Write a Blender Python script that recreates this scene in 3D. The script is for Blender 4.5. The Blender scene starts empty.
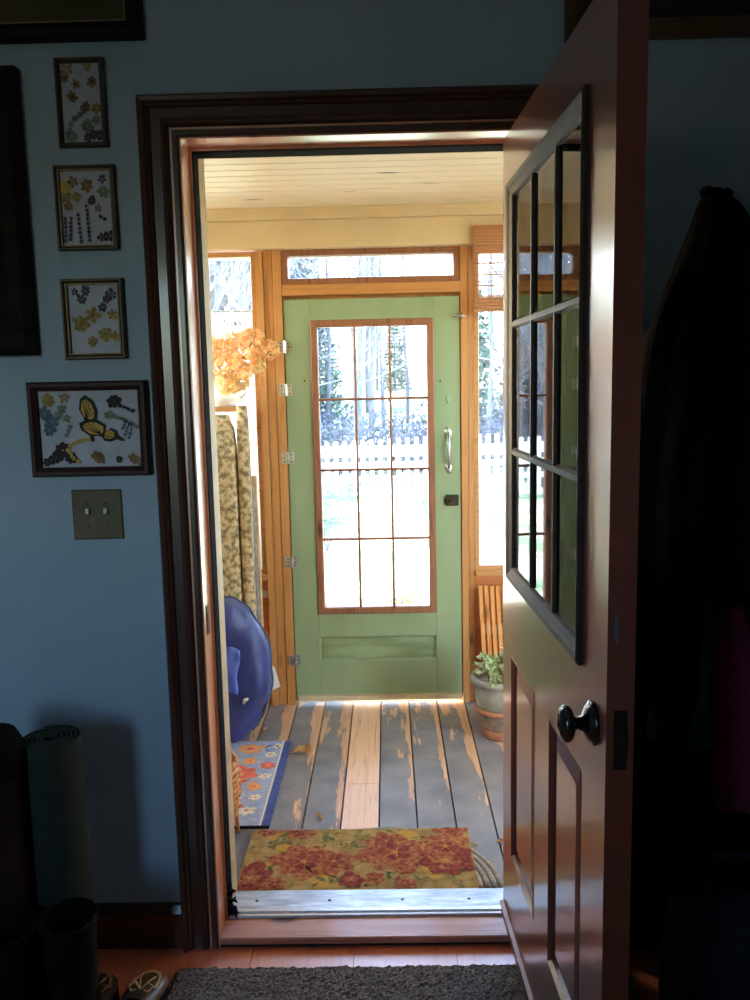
import bpy, math, random
from mathutils import Vector, Matrix, noise
random.seed(11)
PI = math.pi
sc = bpy.context.scene
COL = sc.collection
R2 = math.radians

# ------------------------------------------------------------------ camera
CW, CP, CR, CF = 0.0158, 0.1358, -0.0209, 852.1
CAM = Vector((0, -2.2117, 1.5745))
_f = Vector((-math.sin(CW)*math.cos(CP), math.cos(CW)*math.cos(CP), -math.sin(CP)))
_r0 = Vector((math.cos(CW), math.sin(CW), 0)); _u0 = _r0.cross(_f)
_rt = math.cos(CR)*_r0 + math.sin(CR)*_u0
_up = math.cos(CR)*_u0 - math.sin(CR)*_r0
cd = bpy.data.cameras.new('camera'); cam = bpy.data.objects.new('camera', cd); COL.objects.link(cam)
cam.matrix_world = Matrix(((_rt.x, _up.x, -_f.x, CAM.x), (_rt.y, _up.y, -_f.y, CAM.y), (_rt.z, _up.z, -_f.z, CAM.z), (0, 0, 0, 1)))
cd.sensor_fit = 'VERTICAL'; cd.sensor_height = 36; cd.lens = CF/1000*36; cd.clip_start = .02; cd.clip_end = 500
sc.camera = cam

def at(px, py, y):
    """world point where the sight line of a photograph pixel meets the plane y"""
    d = _f + _rt*((px-375)/CF) - _up*((py-500)/CF)
    return CAM + d*((y-CAM.y)/d.y)

# ------------------------------------------------------------------ materials
def new_mat(name):
    m = bpy.data.materials.new(name); m.use_nodes = True
    nt = m.node_tree; b = nt.nodes['Principled BSDF']
    return m, nt, b

def srgb(r, g, b):
    f = lambda c: (c/255/12.92) if c/255 <= .04045 else ((c/255+.055)/1.055)**2.4
    return (f(r), f(g), f(b), 1)

def ramp(nt, stops):
    n = nt.nodes.new('ShaderNodeValToRGB'); cr = n.color_ramp
    while len(cr.elements) > 1: cr.elements.remove(cr.elements[-1])
    cr.elements[0].position = stops[0][0]; cr.elements[0].color = stops[0][1]
    for p, c in stops[1:]:
        e = cr.elements.new(p); e.color = c
    return n

def coords(nt, scale=(1, 1, 1), rot=(0, 0, 0)):
    tc = nt.nodes.new('ShaderNodeTexCoord'); mp = nt.nodes.new('ShaderNodeMapping')
    mp.inputs['Scale'].default_value = scale; mp.inputs['Rotation'].default_value = rot
    nt.links.new(tc.outputs['Object'], mp.inputs['Vector']); return mp

def noisy(name, c1, c2, scale=8, stretch=(1, 1, 1), rough=.5, bump=0, bscale=None, detail=6, coat=0, metal=0, lo=.35, hi=.65, distort=0, spec=.5, sheen=0):
    m, nt, b = new_mat(name)
    mp = coords(nt, stretch)
    n = nt.nodes.new('ShaderNodeTexNoise'); n.inputs['Scale'].default_value = scale; n.inputs['Detail'].default_value = detail
    n.inputs['Distortion'].default_value = distort
    nt.links.new(mp.outputs[0], n.inputs['Vector'])
    r = ramp(nt, [(lo, c1), (hi, c2)]); nt.links.new(n.outputs['Fac'], r.inputs[0]); nt.links.new(r.outputs[0], b.inputs['Base Color'])
    b.inputs['Roughness'].default_value = rough; b.inputs['Metallic'].default_value = metal
    b.inputs['Coat Weight'].default_value = coat; b.inputs['Coat Roughness'].default_value = .15
    b.inputs['Specular IOR Level'].default_value = spec
    if sheen: b.inputs['Sheen Weight'].default_value = sheen
    if bump:
        n2 = nt.nodes.new('ShaderNodeTexNoise'); n2.inputs['Scale'].default_value = bscale or scale*4; n2.inputs['Detail'].default_value = 4
        nt.links.new(mp.outputs[0], n2.inputs['Vector'])
        bp = nt.nodes.new('ShaderNodeBump'); bp.inputs['Strength'].default_value = bump; bp.inputs['Distance'].default_value = .01
        nt.links.new(n2.outputs['Fac'], bp.inputs['Height']); nt.links.new(bp.outputs[0], b.inputs['Normal'])
    return m

def wood(name, c1, c2, c3=None, axis='z', rough=.45, coat=0, bands=10, bump=.1, spec=.5, crough=.12):
    """grain lines along one axis"""
    m, nt, b = new_mat(name)
    s = {'x': (.6, 14, 14), 'y': (14, .6, 14), 'z': (14, 14, .6)}[axis]
    mp = coords(nt, s)
    n = nt.nodes.new('ShaderNodeTexNoise'); n.inputs['Scale'].default_value = bands*.35; n.inputs['Detail'].default_value = 8; n.inputs['Distortion'].default_value = 1.2
    nt.links.new(mp.outputs[0], n.inputs['Vector'])
    r = ramp(nt, [(.3, c1), (.5, c2), (.72, c3 or c2)]); nt.links.new(n.outputs['Fac'], r.inputs[0])
    # knots
    s2 = {'x': (2, 7, 7), 'y': (7, 2, 7), 'z': (7, 7, 2)}[axis]
    mp2 = coords(nt, s2); v = nt.nodes.new('ShaderNodeTexVoronoi'); v.inputs['Scale'].default_value = 1.1
    nt.links.new(mp2.outputs[0], v.inputs['Vector'])
    kr = ramp(nt, [(.05, (1, 1, 1, 1)), (.13, (0, 0, 0, 1))]); nt.links.new(v.outputs['Distance'], kr.inputs[0])
    mx = nt.nodes.new('ShaderNodeMix'); mx.data_type = 'RGBA'; mx.blend_type = 'MIX'
    nt.links.new(kr.outputs[0], mx.inputs[0]); nt.links.new(r.outputs[0], mx.inputs[6])
    mx.inputs[7].default_value = tuple(c*.35 for c in c1[:3])+(1,)
    nt.links.new(mx.outputs[2], b.inputs['Base Color'])
    b.inputs['Roughness'].default_value = rough; b.inputs['Coat Weight'].default_value = coat; b.inputs['Coat Roughness'].default_value = crough; b.inputs['Coat IOR'].default_value = 1.5+.25*(coat >= 1)
    b.inputs['Specular IOR Level'].default_value = spec
    bp = nt.nodes.new('ShaderNodeBump'); bp.inputs['Strength'].default_value = bump; bp.inputs['Distance'].default_value = .004
    nt.links.new(n.outputs['Fac'], bp.inputs['Height']); nt.links.new(bp.outputs[0], b.inputs['Normal'])
    return m

def plain(name, c, rough=.5, metal=0, coat=0, spec=.5):
    m, nt, b = new_mat(name)
    b.inputs['Base Color'].default_value = c; b.inputs['Roughness'].default_value = rough; b.inputs['Metallic'].default_value = metal
    b.inputs['Coat Weight'].default_value = coat; b.inputs['Specular IOR Level'].default_value = spec
    n = nt.nodes.new('ShaderNodeTexNoise'); n.inputs['Scale'].default_value = 60
    mr = nt.nodes.new('ShaderNodeMapRange'); mr.inputs[3].default_value = max(0, rough-.06); mr.inputs[4].default_value = min(1, rough+.06)
    nt.links.new(n.outputs['Fac'], mr.inputs[0]); nt.links.new(mr.outputs[0], b.inputs['Roughness'])
    return m

def translucent(name, c1, c2, scale=20, mix=.5, rough=.8):
    m, nt, b = new_mat(name)
    mp = coords(nt); n = nt.nodes.new('ShaderNodeTexNoise'); n.inputs['Scale'].default_value = scale
    nt.links.new(mp.outputs[0], n.inputs['Vector'])
    r = ramp(nt, [(.35, c1), (.65, c2)]); nt.links.new(n.outputs['Fac'], r.inputs[0])
    b.inputs['Roughness'].default_value = rough; nt.links.new(r.outputs[0], b.inputs['Base Color'])
    t = nt.nodes.new('ShaderNodeBsdfTranslucent'); nt.links.new(r.outputs[0], t.inputs[0])
    x = nt.nodes.new('ShaderNodeMixShader'); x.inputs[0].default_value = mix
    nt.links.new(b.outputs[0], x.inputs[1]); nt.links.new(t.outputs[0], x.inputs[2])
    nt.links.new(x.outputs[0], nt.nodes['Material Output'].inputs[0])
    return m

def glass(name, dust_veil=0.0, tint=(1, 1, 1, 1), ior=1.5):
    m = bpy.data.materials.new(name); m.use_nodes = True; nt = m.node_tree; nt.nodes.clear()
    out = nt.nodes.new('ShaderNodeOutputMaterial')
    tr = nt.nodes.new('ShaderNodeBsdfTransparent'); tr.inputs[0].default_value = tint
    gl = nt.nodes.new('ShaderNodeBsdfGlossy'); gl.inputs['Roughness'].default_value = .02
    fr = nt.nodes.new('ShaderNodeFresnel'); fr.inputs[0].default_value = ior
    x = nt.nodes.new('ShaderNodeMixShader'); nt.links.new(fr.outputs[0], x.inputs[0]); nt.links.new(tr.outputs[0], x.inputs[1]); nt.links.new(gl.outputs[0], x.inputs[2])
    last = x
    if dust_veil:  # dust film that also puts a pale glare haze into the pane
        tl = nt.nodes.new('ShaderNodeBsdfTranslucent'); tl.inputs[0].default_value = (.95, .97, 1, 1)
        mp = coords(nt, (2, 2, 2)); n = nt.nodes.new('ShaderNodeTexNoise'); n.inputs['Scale'].default_value = 2.2; n.inputs['Detail'].default_value = 5
        nt.links.new(mp.outputs[0], n.inputs['Vector'])
        mr = nt.nodes.new('ShaderNodeMapRange'); mr.inputs[1].default_value = .3; mr.inputs[2].default_value = .7; mr.inputs[3].default_value = dust_veil*.5; mr.inputs[4].default_value = dust_veil*1.5
        nt.links.new(n.outputs['Fac'], mr.inputs[0])
        y = nt.nodes.new('ShaderNodeMixShader'); nt.links.new(mr.outputs[0], y.inputs[0]); nt.links.new(x.outputs[0], y.inputs[1]); nt.links.new(tl.outputs[0], y.inputs[2])
        last = y
    nt.links.new(last.outputs[0], out.inputs[0])
    return m

M = {}
M['wall'] = noisy('wall_paint', srgb(147, 168, 184), srgb(157, 177, 192), 3, rough=.85, bump=.06, bscale=90)
M['casing'] = wood('dark_mahogany', srgb(54, 34, 28), srgb(72, 46, 36), srgb(62, 39, 31), rough=.35, coat=.25, bump=.04)
M['casing_h'] = wood('dark_mahogany_across', srgb(54, 34, 28), srgb(72, 46, 36), srgb(62, 39, 31), axis='x', rough=.35, coat=.25, bump=.04)
M['jamb'] = wood('red_brown_jamb', srgb(196, 128, 92), srgb(214, 146, 106), srgb(202, 134, 96), rough=.35, coat=1, spec=.9, crough=.28, bump=.05)
M['rubber'] = noisy('black_weatherstrip', srgb(9, 9, 10), srgb(16, 16, 17), 40, rough=.95, spec=.08)
M['tan'] = noisy('tan_trim_paint', srgb(176, 158, 126), srgb(196, 178, 142), 12, rough=.6)
M['alu'] = noisy('brushed_aluminium', srgb(176, 180, 190), srgb(210, 214, 222), 60, (1, 20, 1), rough=.32, metal=.9)
M['alu_worn'] = noisy('worn_threshold_plate', srgb(150, 156, 164), srgb(196, 200, 206), 14, (1, 6, 1), rough=.45, metal=.55, bump=.1)
M['sill'] = wood('worn_sill_wood', srgb(150, 100, 84), srgb(178, 124, 104), srgb(190, 140, 120), axis='x', rough=.5, coat=.15)
M['floorwood'] = wood('orange_pine_floor', srgb(180, 94, 62), srgb(208, 118, 80), srgb(194, 104, 70), axis='y', rough=.45, coat=1, spec=.9, crough=.36, bump=.02)
M['seam'] = plain('pale_floor_filler', srgb(190, 130, 96), .6)
M['dark'] = plain('near_black', srgb(10, 9, 9), .8)
M['rug'] = noisy('grey_brown_rug', srgb(62, 54, 52), srgb(150, 138, 132), 130, rough=.95, bump=.9, bscale=260, lo=.3, hi=.7, spec=.1)
M['door_red'] = noisy('oxblood_door_paint', srgb(96, 46, 36), srgb(108, 54, 42), 5, (1, 1, .2), rough=.3, coat=1, bump=.03, bscale=30, spec=.8)
M['glaze_frame'] = noisy('dark_glazing_frame', srgb(34, 29, 26), srgb(46, 39, 34), 20, rough=.6, spec=.3)
M['bronze'] = noisy('dark_bronze_knob', srgb(22, 22, 20), srgb(38, 36, 32), 20, rough=.16, metal=.6, coat=.6)
M['knob_shade'] = noisy('shaded_knob_room_side', srgb(12, 11, 10), srgb(18, 17, 15), 20, rough=.8, spec=.15)  # shade put into a darker, duller copy of the bronze
M['plate'] = noisy('dull_brass_plate', srgb(48, 38, 34), srgb(60, 48, 42), 30, rough=.4, metal=.7)
M['green'] = noisy('sage_green_paint', srgb(130, 145, 106), srgb(138, 153, 114), 6, (1, 1, .3), rough=.5, bump=.05)
M['green_worn'] = noisy('worn_green_panel', srgb(112, 124, 78), srgb(142, 160, 116), 7, (.6, 1, 3), rough=.55, bump=.05)
M['sash'] = wood('brown_stained_sash', srgb(112, 68, 46), srgb(146, 94, 64), srgb(132, 82, 56), rough=.45, bump=.05)
M['pine'] = wood('honey_pine', srgb(160, 104, 54), srgb(184, 128, 72), srgb(172, 116, 62), rough=.42, coat=.15)
M['pine_h'] = wood('honey_pine_across', srgb(160, 104, 54), srgb(184, 128, 72), srgb(172, 116, 62), axis='x', rough=.42, coat=.15)
M['cedar'] = wood('orange_cedar_boards', srgb(176, 96, 48), srgb(204, 122, 64), srgb(190, 108, 54), axis='x', rough=.5)
M['ceil'] = wood('pickled_pine_ceiling', srgb(216, 194, 164), srgb(230, 210, 182), srgb(222, 202, 172), axis='x', rough=.5, bump=.03)
M['cream'] = noisy('cream_beam_paint', srgb(202, 176, 138), srgb(212, 186, 148), 3, rough=.55)
M['silver'] = noisy('galvanised_hinge', srgb(170, 168, 160), srgb(206, 204, 198), 50, rough=.28, metal=.9)
M['iron'] = plain('dark_iron_latch', srgb(60, 54, 46), .4, .8)
M['glass'] = glass('old_window_glass', .012)
M['glass_in'] = glass('door_light_glass', 0, (.93, .95, .94, 1))
M['siding'] = noisy('cream_siding_paint', srgb(206, 190, 152), srgb(216, 200, 162), 4, rough=.6)

# ------------------------------------------------------------------ mesh builder
class MB:
    def __init__(s): s.v = []; s.f = []; s.m = []
    def add(s, vs, fs, mi=0):
        b = len(s.v); s.v += [tuple(v) for v in vs]; s.f += [tuple(i+b for i in f) for f in fs]; s.m += [mi]*len(fs); return s
    def box(s, x0, x1, y0, y1, z0, z1, mi=0, T=None):
        vs = [Vector((x, y, z)) for z in (z0, z1) for y in (y0, y1) for x in (x0, x1)]
        if T: vs = [T @ v for v in vs]
        return s.add(vs, [(0, 2, 3, 1), (4, 5, 7, 6), (0, 1, 5, 4), (2, 6, 7, 3), (0, 4, 6, 2), (1, 3, 7, 5)], mi)
    def chamfer_box(s, x0, x1, y0, y1, z0, z1, c=.004, mi=0, T=None):
        """box whose front (low y) edges are chamfered"""
        vs = [(x0, y1, z0), (x1, y1, z0), (x1, y1, z1), (x0, y1, z1), (x0, y0+c, z0), (x1, y0+c, z0), (x1, y0+c, z1), (x0, y0+c, z1),
              (x0+c, y0, z0+c), (x1-c, y0, z0+c), (x1-c, y0, z1-c), (x0+c, y0, z1-c)]
        vs = [Vector(v) for v in vs]
        if T: vs = [T @ v for v in vs]
        return s.add(vs, [(0, 3, 2, 1), (0, 1, 5, 4), (1, 2, 6, 5), (2, 3, 7, 6), (3, 0, 4, 7), (4, 5, 9, 8), (5, 6, 10, 9), (6, 7, 11, 10), (7, 4, 8, 11), (8, 9, 10, 11)], mi)
    def tube(s, pts, rad, n=8, mi=0, cap=True):
        pts = [Vector(p) for p in pts]; k = len(pts); rr = rad if isinstance(rad, (list, tuple)) else [rad]*k
        vs = []; ref = None
        for i, p in enumerate(pts):
            t = (pts[min(i+1, k-1)]-pts[max(i-1, 0)]).normalized()
            if ref is None: ref = t.orthogonal().normalized()
            a = (ref - t*ref.dot(t)).normalized(); ref = a; b = t.cross(a)
            for j in range(n):
                an = 2*PI*j/n; vs.append(p+(a*math.cos(an)+b*math.sin(an))*rr[i])
        fs = [(i*n+j, i*n+(j+1) % n, (i+1)*n+(j+1) % n, (i+1)*n+j) for i in range(k-1) for j in range(n)]
        if cap: fs += [tuple(range(n))[::-1], tuple((k-1)*n+j for j in range(n))]
        return s.add(vs, fs, mi)
    def lathe(s, prof, n=32, T=None, mi=0, sx=1, sy=1):
        vs = []
        for r, z in prof:
            for j in range(n):
                a = 2*PI*j/n; v = Vector((r*math.cos(a)*sx, r*math.sin(a)*sy, z)); vs.append(T @ v if T else v)
        k = len(prof)
        fs = [(i*n+j, i*n+(j+1) % n, (i+1)*n+(j+1) % n, (i+1)*n+j) for i in range(k-1) for j in range(n)]
        if prof[0][0] > 1e-5: fs.append(tuple(range(n))[::-1])
        if prof[-1][0] > 1e-5: fs.append(tuple((k-1)*n+j for j in range(n)))
        return s.add(vs, fs, mi)
    def poly(s, pts, mi=0, flip=False):
        f = tuple(range(len(pts))); return s.add(pts, [f[::-1] if flip else f], mi)
    def prism(s, pts, off, mi=0):
        n = len(pts); o = Vector(off); vs = [Vector(p) for p in pts]+[Vector(p)+o for p in pts]
        fs = [tuple(range(n))[::-1], tuple(range(n, 2*n))]+[(i, (i+1) % n, n+(i+1) % n, n+i) for i in range(n)]
        return s.add(vs, fs, mi)
    def sweep_u(s, prof, xl, xr, zt, z0, mi=0):
        """closed profile of (t outward, y) carried up the left side, across the top and down the right of an opening"""
        path = [lambda t: (xl-t, z0), lambda t: (xl-t, zt+t), lambda t: (xr+t, zt+t), lambda t: (xr+t, z0)]
        n = len(prof); vs = []
        for p in path:
            for t, y in prof:
                x, z = p(t); vs.append((x, y, z))
        fs = [(i*n+j, i*n+(j+1) % n, (i+1)*n+(j+1) % n, (i+1)*n+j) for i in range(3) for j in range(n)]
        fs += [tuple(range(n)), tuple(3*n+j for j in range(n))[::-1]]
        return s.add(vs, fs, mi)
    def frame(s, x0, x1, z0, z1, prof, mi=0, T=None):
        """picture-frame moulding; profile of (t inward, y) closed"""
        cs = [lambda t: (x0+t, z0+t), lambda t: (x1-t, z0+t), lambda t: (x1-t, z1-t), lambda t: (x0+t, z1-t)]
        n = len(prof); vs = []
        for p in cs:
            for t, y in prof:
                x, z = p(t); v = Vector((x, y, z)); vs.append(T @ v if T else v)
        fs = [(i*n+j, i*n+(j+1) % n, ((i+1) % 4)*n+(j+1) % n, ((i+1) % 4)*n+j) for i in range(4) for j in range(n)]
        return s.add(vs, fs, mi)
    def build(s, name, mat, parent=None, smooth=False, bevel=0, subdiv=0, solid=0, loc=None):
        me = bpy.data.meshes.new(name)
        vs = s.v
        if loc is not None: vs = [(v[0]-loc[0], v[1]-loc[1], v[2]-loc[2]) for v in vs]
        me.from_pydata(vs, [], s.f); me.update()
        ms = mat if isinstance(mat, (list, tuple)) else [mat]
        for m in ms: me.materials.append(m)
        if len(ms) > 1:
            for p, i in zip(me.polygons, s.m): p.material_index = i
        import bmesh
        bm = bmesh.new(); bm.from_mesh(me); bmesh.ops.recalc_face_normals(bm, faces=bm.faces); bm.to_mesh(me); bm.free()
        o = bpy.data.objects.new(name, me); COL.objects.link(o)
        if loc is not None: o.location = loc
        if parent: o.parent = parent
        if smooth:
            for p in me.polygons: p.use_smooth = True
        if solid:
            md = o.modifiers.new('solid', 'SOLIDIFY'); md.thickness = solid; md.offset = 0
        if bevel:
            md = o.modifiers.new('bevel', 'BEVEL'); md.width = bevel; md.segments = 2; md.limit_method = 'ANGLE'; md.angle_limit = R2(40)
        if subdiv:
            md = o.modifiers.new('sub', 'SUBSURF'); md.levels = subdiv; md.render_levels = subdiv
        return o

def thing(name, label, cat, loc=(0, 0, 0), rotz=0, group=None, kind=None):
    o = bpy.data.objects.new(name, None); COL.objects.link(o); o.empty_display_size = .05
    o.location = loc; o.rotation_euler = (0, 0, rotz)
    o['label'] = label; o['category'] = cat
    if group: o['group'] = group
    if kind: o['kind'] = kind
    return o
def tag(o, label, cat, group=None, kind=None):
    o['label'] = label; o['category'] = cat
    if group: o['group'] = group
    if kind: o['kind'] = kind
    return o
def struct(o): o['kind'] = 'structure'; return o

# ------------------------------------------------------------------ layout numbers
XL, XR, ZT = -.50, .392, 2.187            # inner doorway
YI, YO = .02, .21                         # wall faces, room side and porch side
YD = 1.844                                # porch face of the green door wall
PX0, PX1 = -1.75, 1.9                     # porch ends
RX0, RX1, RY0, RZ = -2.9, 1.35, -3.6, 2.75

# ------------------------------------------------------------------ room shell
mb = MB()
for x0, x1, z0, z1 in ((RX0, XL-.03, 0, RZ), (XR+.03, RX1+.1, 0, RZ), (XL-.03, XR+.03, ZT+.03, RZ)):
    mb.box(x0, x1, YI, YI+.1, z0, z1, 0); mb.box(x0, x1, YI+.1, YO, z0, z1, 1)
struct(mb.build('wall_front', [M['wall'], M['siding']]))
# back room wall with its window, behind the photographer's left shoulder
struct(MB().box(RX0-.1, RX0, RY0, YI, 0, RZ).build('wall_left', M['wall']))
WX0, WX1, WZ0, WZ1 = -1.88, -1.28, 1.20, 2.35
mb = MB()
for x0, x1, z0, z1 in ((RX0, WX0, 0, RZ), (WX1, RX1, 0, RZ), (WX0, WX1, 0, WZ0), (WX0, WX1, WZ1, RZ)): mb.box(x0, x1, RY0-.12, RY0, z0, z1)
struct(mb.build('wall_back', M['wall']))
w = thing('window_1', 'wooden sash window lighting the room from behind', 'window', ((WX0+WX1)/2, RY0, WZ0), kind='structure')
hw = (WX1-WX0)/2
MB().frame(-hw, hw, 0, WZ1-WZ0, [(0, .02), (.05, .02), (.05, -.06), (0, -.06)]).build('frame', M['casing'], w)
MB().box(-hw+.045, hw-.045, -.014, -.01, .045, WZ1-WZ0-.045).build('pane', M['glass_in'], w)
struct(MB().box(RX1, RX1+.1, RY0, YI, 0, RZ).build('wall_right', M['wall']))
struct(MB().box(RX0-.12, RX1+.1, RY0, YO, RZ, RZ+.1).build('ceiling', noisy('room_ceiling_paint', srgb(226, 228, 226), srgb(234, 234, 232), 3, rough=.9)))
# interior floor of wide boards running towards the door
mb = MB(); mb.box(RX0, RX1, RY0, YI+.02, -.05, -.006, 1)
xb = -.4045-.285*8; k = 0
while xb < RX1:
    offs = random.Random(k).uniform(0, 1.2); y = RY0-offs
    while y < YI+.02:
        y1 = min(y+1.8, YI+.02)
        if y1 > RY0: mb.box(max(xb, RX0)+.0012, min(xb+.285, RX1)-.0012, max(y, RY0)+.001, y1-.001, -.02, 0)
        y += 1.8
    xb += .285; k += 1
struct(mb.build('floor', [M['floorwood'], M['seam']]))
# baseboards
def baseboard(name, x0, x1):
    b = MB(); b.prism([(x0, YI, 0), (x0, YI-.018, 0), (x0, YI-.018, .105), (x0, YI-.008, .125), (x0, YI, .13)], (x1-x0, 0, 0))
    struct(b.build(name, M['casing_h']))
baseboard('baseboard_left', RX0, XL-.098)
baseboard('baseboard_right', XR+.098, RX1)

# door casing : backband, flat, stepped inner bead
P = [(.0, .0), (.0, .018), (.006, .022), (.016, .022), (.020, .013), (.026, .013), (.030, .024), (.036, .027), (.044, .024), (.047, .017), (.070, .017),
     (.072, .026), (.078, .030), (.080, .028), (.083, .036), (.092, .039), (.098, .033), (.098, 0)]
mb = MB(); mb.sweep_u([(t+.004, YI-p+.0) for t, p in P], XL, XR, ZT, 0)
struct(mb.build('trim_1', M['casing']))
# jamb with stop, weatherstrip and outer casing
mb = MB(); mb.sweep_u([(.028, .004), (0, .004), (0, .080), (-.0015, .082), (-.0015, .083), (-.008, .083), (-.008, .155), (.028, .155)], XL, XR, ZT, 0.0)
jamb = struct(mb.build('trim_2', M['jamb'], bevel=.0015))
mb = MB(); mb.sweep_u([(.008, .156), (-.009, .156), (-.010, .159), (-.010, .232), (.12, .232), (.12, YO+.001), (.008, YO+.001)], XL, XR, ZT+.020, 0.0)
struct(mb.build('trim_3', M['tan']))
ws = thing('weatherstrip', 'black rubber weatherstrip around the open doorway, torn at its lower left end', 'weatherstrip', (XL, .13, .08))
mb = MB(); mb.sweep_u([(-.0082, .086), (-.010, .087), (-.0112, .095), (-.0112, .148), (-.010, .154), (-.0082, .1545)], XL, XR, ZT, 0.036)
ws.location = (0, 0, 0)
mb.build('rubber_seal', M['rubber'], ws)
mb = MB()
rr = random.Random(5)
for i in range(15):
    z = .040+rr.random()**1.6*.12; x = XL+.010
    l = rr.uniform(.008, .028)*(1.15-(z-.040)/.14)
    mb.tube([(x, rr.uniform(.092, .112), z), (x+l*.6, rr.uniform(.08, .12), z+rr.uniform(-.004, .006)), (x+l, rr.uniform(.08, .13), z-rr.uniform(.0, .012))], [.007, .0055, .002], 5)
mb.build('torn_end', M['rubber'], ws)
# strike plate + screw heads on the left jamb
sp = MB().box(XL, XL+.002, .03, .058, .905, .985).box(XL+.0015, XL+.003, .037, .05, .925, .965)
sp = sp.build('strike_plate', [M['plate'], M['dark']]); tag(sp, 'small worn brass strike plate let into the left door jamb', 'strike plate')
# sill
mb = MB(); mb.prism([(XL+.001, -.002, .012), (XL+.001, -.002, .026), (XL+.001, .002, .030), (XL+.001, .218, .030), (XL+.001, .218, .012)], (XR-XL-.002, 0, 0))
mb.box(XL+.001, XR-.001, .006, .218, 0, .012, 1)  # recessed riser in near black, the toe-kick shadow put into its colour
struct(mb.build('trim_4', [M['sill'], M['dark']]))
th = thing('door_threshold', 'scuffed aluminium door threshold on the wooden sill', 'threshold', (0, 0, 0))
X0_ = XL+.002
mb = MB(); mb.prism([(X0_, .090, .0302), (X0_, .092, .037), (X0_, .099, .038), (X0_, .101, .034), (X0_, .105, .034), (X0_, .107, .041), (X0_, .119, .042), (X0_, .124, .034), (X0_, .124, .0302)], (XR-XL-.004, 0, 0))
mb.build('ridge', M['alu'], th)
mb = MB(); mb.box(XL+.002, XR-.002, .124, .222, .0302, .033)
mb.build('plate', M['alu_worn'], th)
for x in (-.42, -.2, .02, .22): MB().lathe([(.0, .0570), (.004, .0565), (.005, .055)], 10, T=Matrix.Translation((x, .17, -.022))).build('screw', M['iron'], th)

# interior rug
mb = MB(); nx, ny = 150, 110; rx0, rx1, ry0, ry1 = -.60, .62, -.98, -.092
rn = random.Random(3)
for j in range(ny+1):
    for i in range(nx+1):
        u = i/nx; v_ = j/ny; e = 0 if i in (0, nx) or j in (0, ny) else 1
        mb.v.append((rx0+(rx1-rx0)*u+rn.uniform(-.003, .003), ry0+(ry1-ry0)*v_+rn.uniform(-.003, .003), .002+e*(.009+rn.uniform(0, .006))))
for j in range(ny):
    for i in range(nx):
        a = j*(nx+1)+i; mb.f.append((a, a+1, a+nx+2, a+nx+1)); mb.m.append(0)
o = mb.build('floor_rug', M['rug']); tag(o, 'coarse grey brown looped rug on the orange wooden floor inside the doorway', 'rug')

# ------------------------------------------------------------------ red door, open
TH = 1.5258
dr = thing('door_1', 'open oxblood red wooden door with nine glass lights and dark knob', 'door', (.3002, 0, .0), -TH, kind='structure')
DW, DB, DTp = .908, .10, 2.163; G0, G1, GZ0, GZ1 = .09, .768, 1.078, 2.041
mb = MB(); t = .045
PL = (.115, .388, .335, .885); PR = (.525, .772, .335, .885)
for b in ((0, G0, DB, DTp), (G1, DW, DB, DTp), (G0, G1, GZ1, DTp), (G0, G1, PL[3], GZ0), (G0, G1, DB, PL[2]), (PL[1], PR[0], PL[2], PL[3]), (G0, PL[0], PL[2], PL[3]), ):
    mb.box(b[0], b[1], 0, t, b[2], b[3])
mb.build('slab', M['door_red'], dr)
for a0, a1, z0, z1 in (PL, PR):
    q = MB()
    q.frame(a0, a1, z0, z1, [(0, 0), (.006, -.002), (.013, .006), (.014, .016), (.014, .03), (0, .03)])
    # raised field
    q.add([(a0+.012, .014, z0+.012), (a1-.012, .014, z0+.012), (a1-.012, .014, z1-.012), (a0+.012, .014, z1-.012),
           (a0+.05, .004, z0+.05), (a1-.05, .004, z0+.05), (a1-.05, .004, z1-.05), (a0+.05, .004, z1-.05),
           (a0+.012, .03, z0+.012), (a1-.012, .03, z0+.012), (a1-.012, .03, z1-.012), (a0+.012, .03, z1-.012)],
          [(0, 1, 5, 4), (1, 2, 6, 5), (2, 3, 7, 6), (3, 0, 4, 7), (4, 5, 6, 7), (8, 11, 10, 9), (0, 8, 9, 1), (1, 9, 10, 2), (2, 10, 11, 3), (3, 11, 8, 0)])
    q.build('panel', M['door_red'], dr)
q = MB(); q.frame(G0, G1, GZ0, GZ1, [(0, 0), (0, -.008), (.005, -.012), (.014, -.010), (.020, -.006), (.032, -.001), (.036, .006), (.036, .040), (0, .040)])
q.build('glazing_frame', M['glaze_frame'], dr)
gi0, gi1, gz0, gz1 = G0+.036, G1-.036, GZ0+.036, GZ1-.036
bu = [.338, .546]; bz = [1.402, 1.708]
for u in bu:
    MB().add([(u-.010, .020, gz0), (u-.010, .004, gz0), (u-.005, -.002, gz0), (u+.005, -.002, gz0), (u+.010, .004, gz0), (u+.010, .020, gz0),
              (u-.010, .020, gz1), (u-.010, .004, gz1), (u-.005, -.002, gz1), (u+.005, -.002, gz1), (u+.010, .004, gz1), (u+.010, .020, gz1)],
             [(0, 1, 7, 6), (1, 2, 8, 7), (2, 3, 9, 8), (3, 4, 10, 9), (4, 5, 11, 10), (5, 0, 6, 11)]).build('muntin', M['glaze_frame'], dr)
for z in bz:
    MB().add([(gi0, .020, z-.010), (gi0, .004, z-.010), (gi0, -.0025, z-.005), (gi0, -.0025, z+.005), (gi0, .004, z+.010), (gi0, .020, z+.010),
              (gi1, .020, z-.010), (gi1, .004, z-.010), (gi1, -.0025, z-.005), (gi1, -.0025, z+.005), (gi1, .004, z+.010), (gi1, .020, z+.010)],
             [(0, 1, 7, 6), (1, 2, 8, 7), (2, 3, 9, 8), (3, 4, 10, 9), (4, 5, 11, 10), (5, 0, 6, 11)]).build('muntin', M['glaze_frame'], dr)
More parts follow.
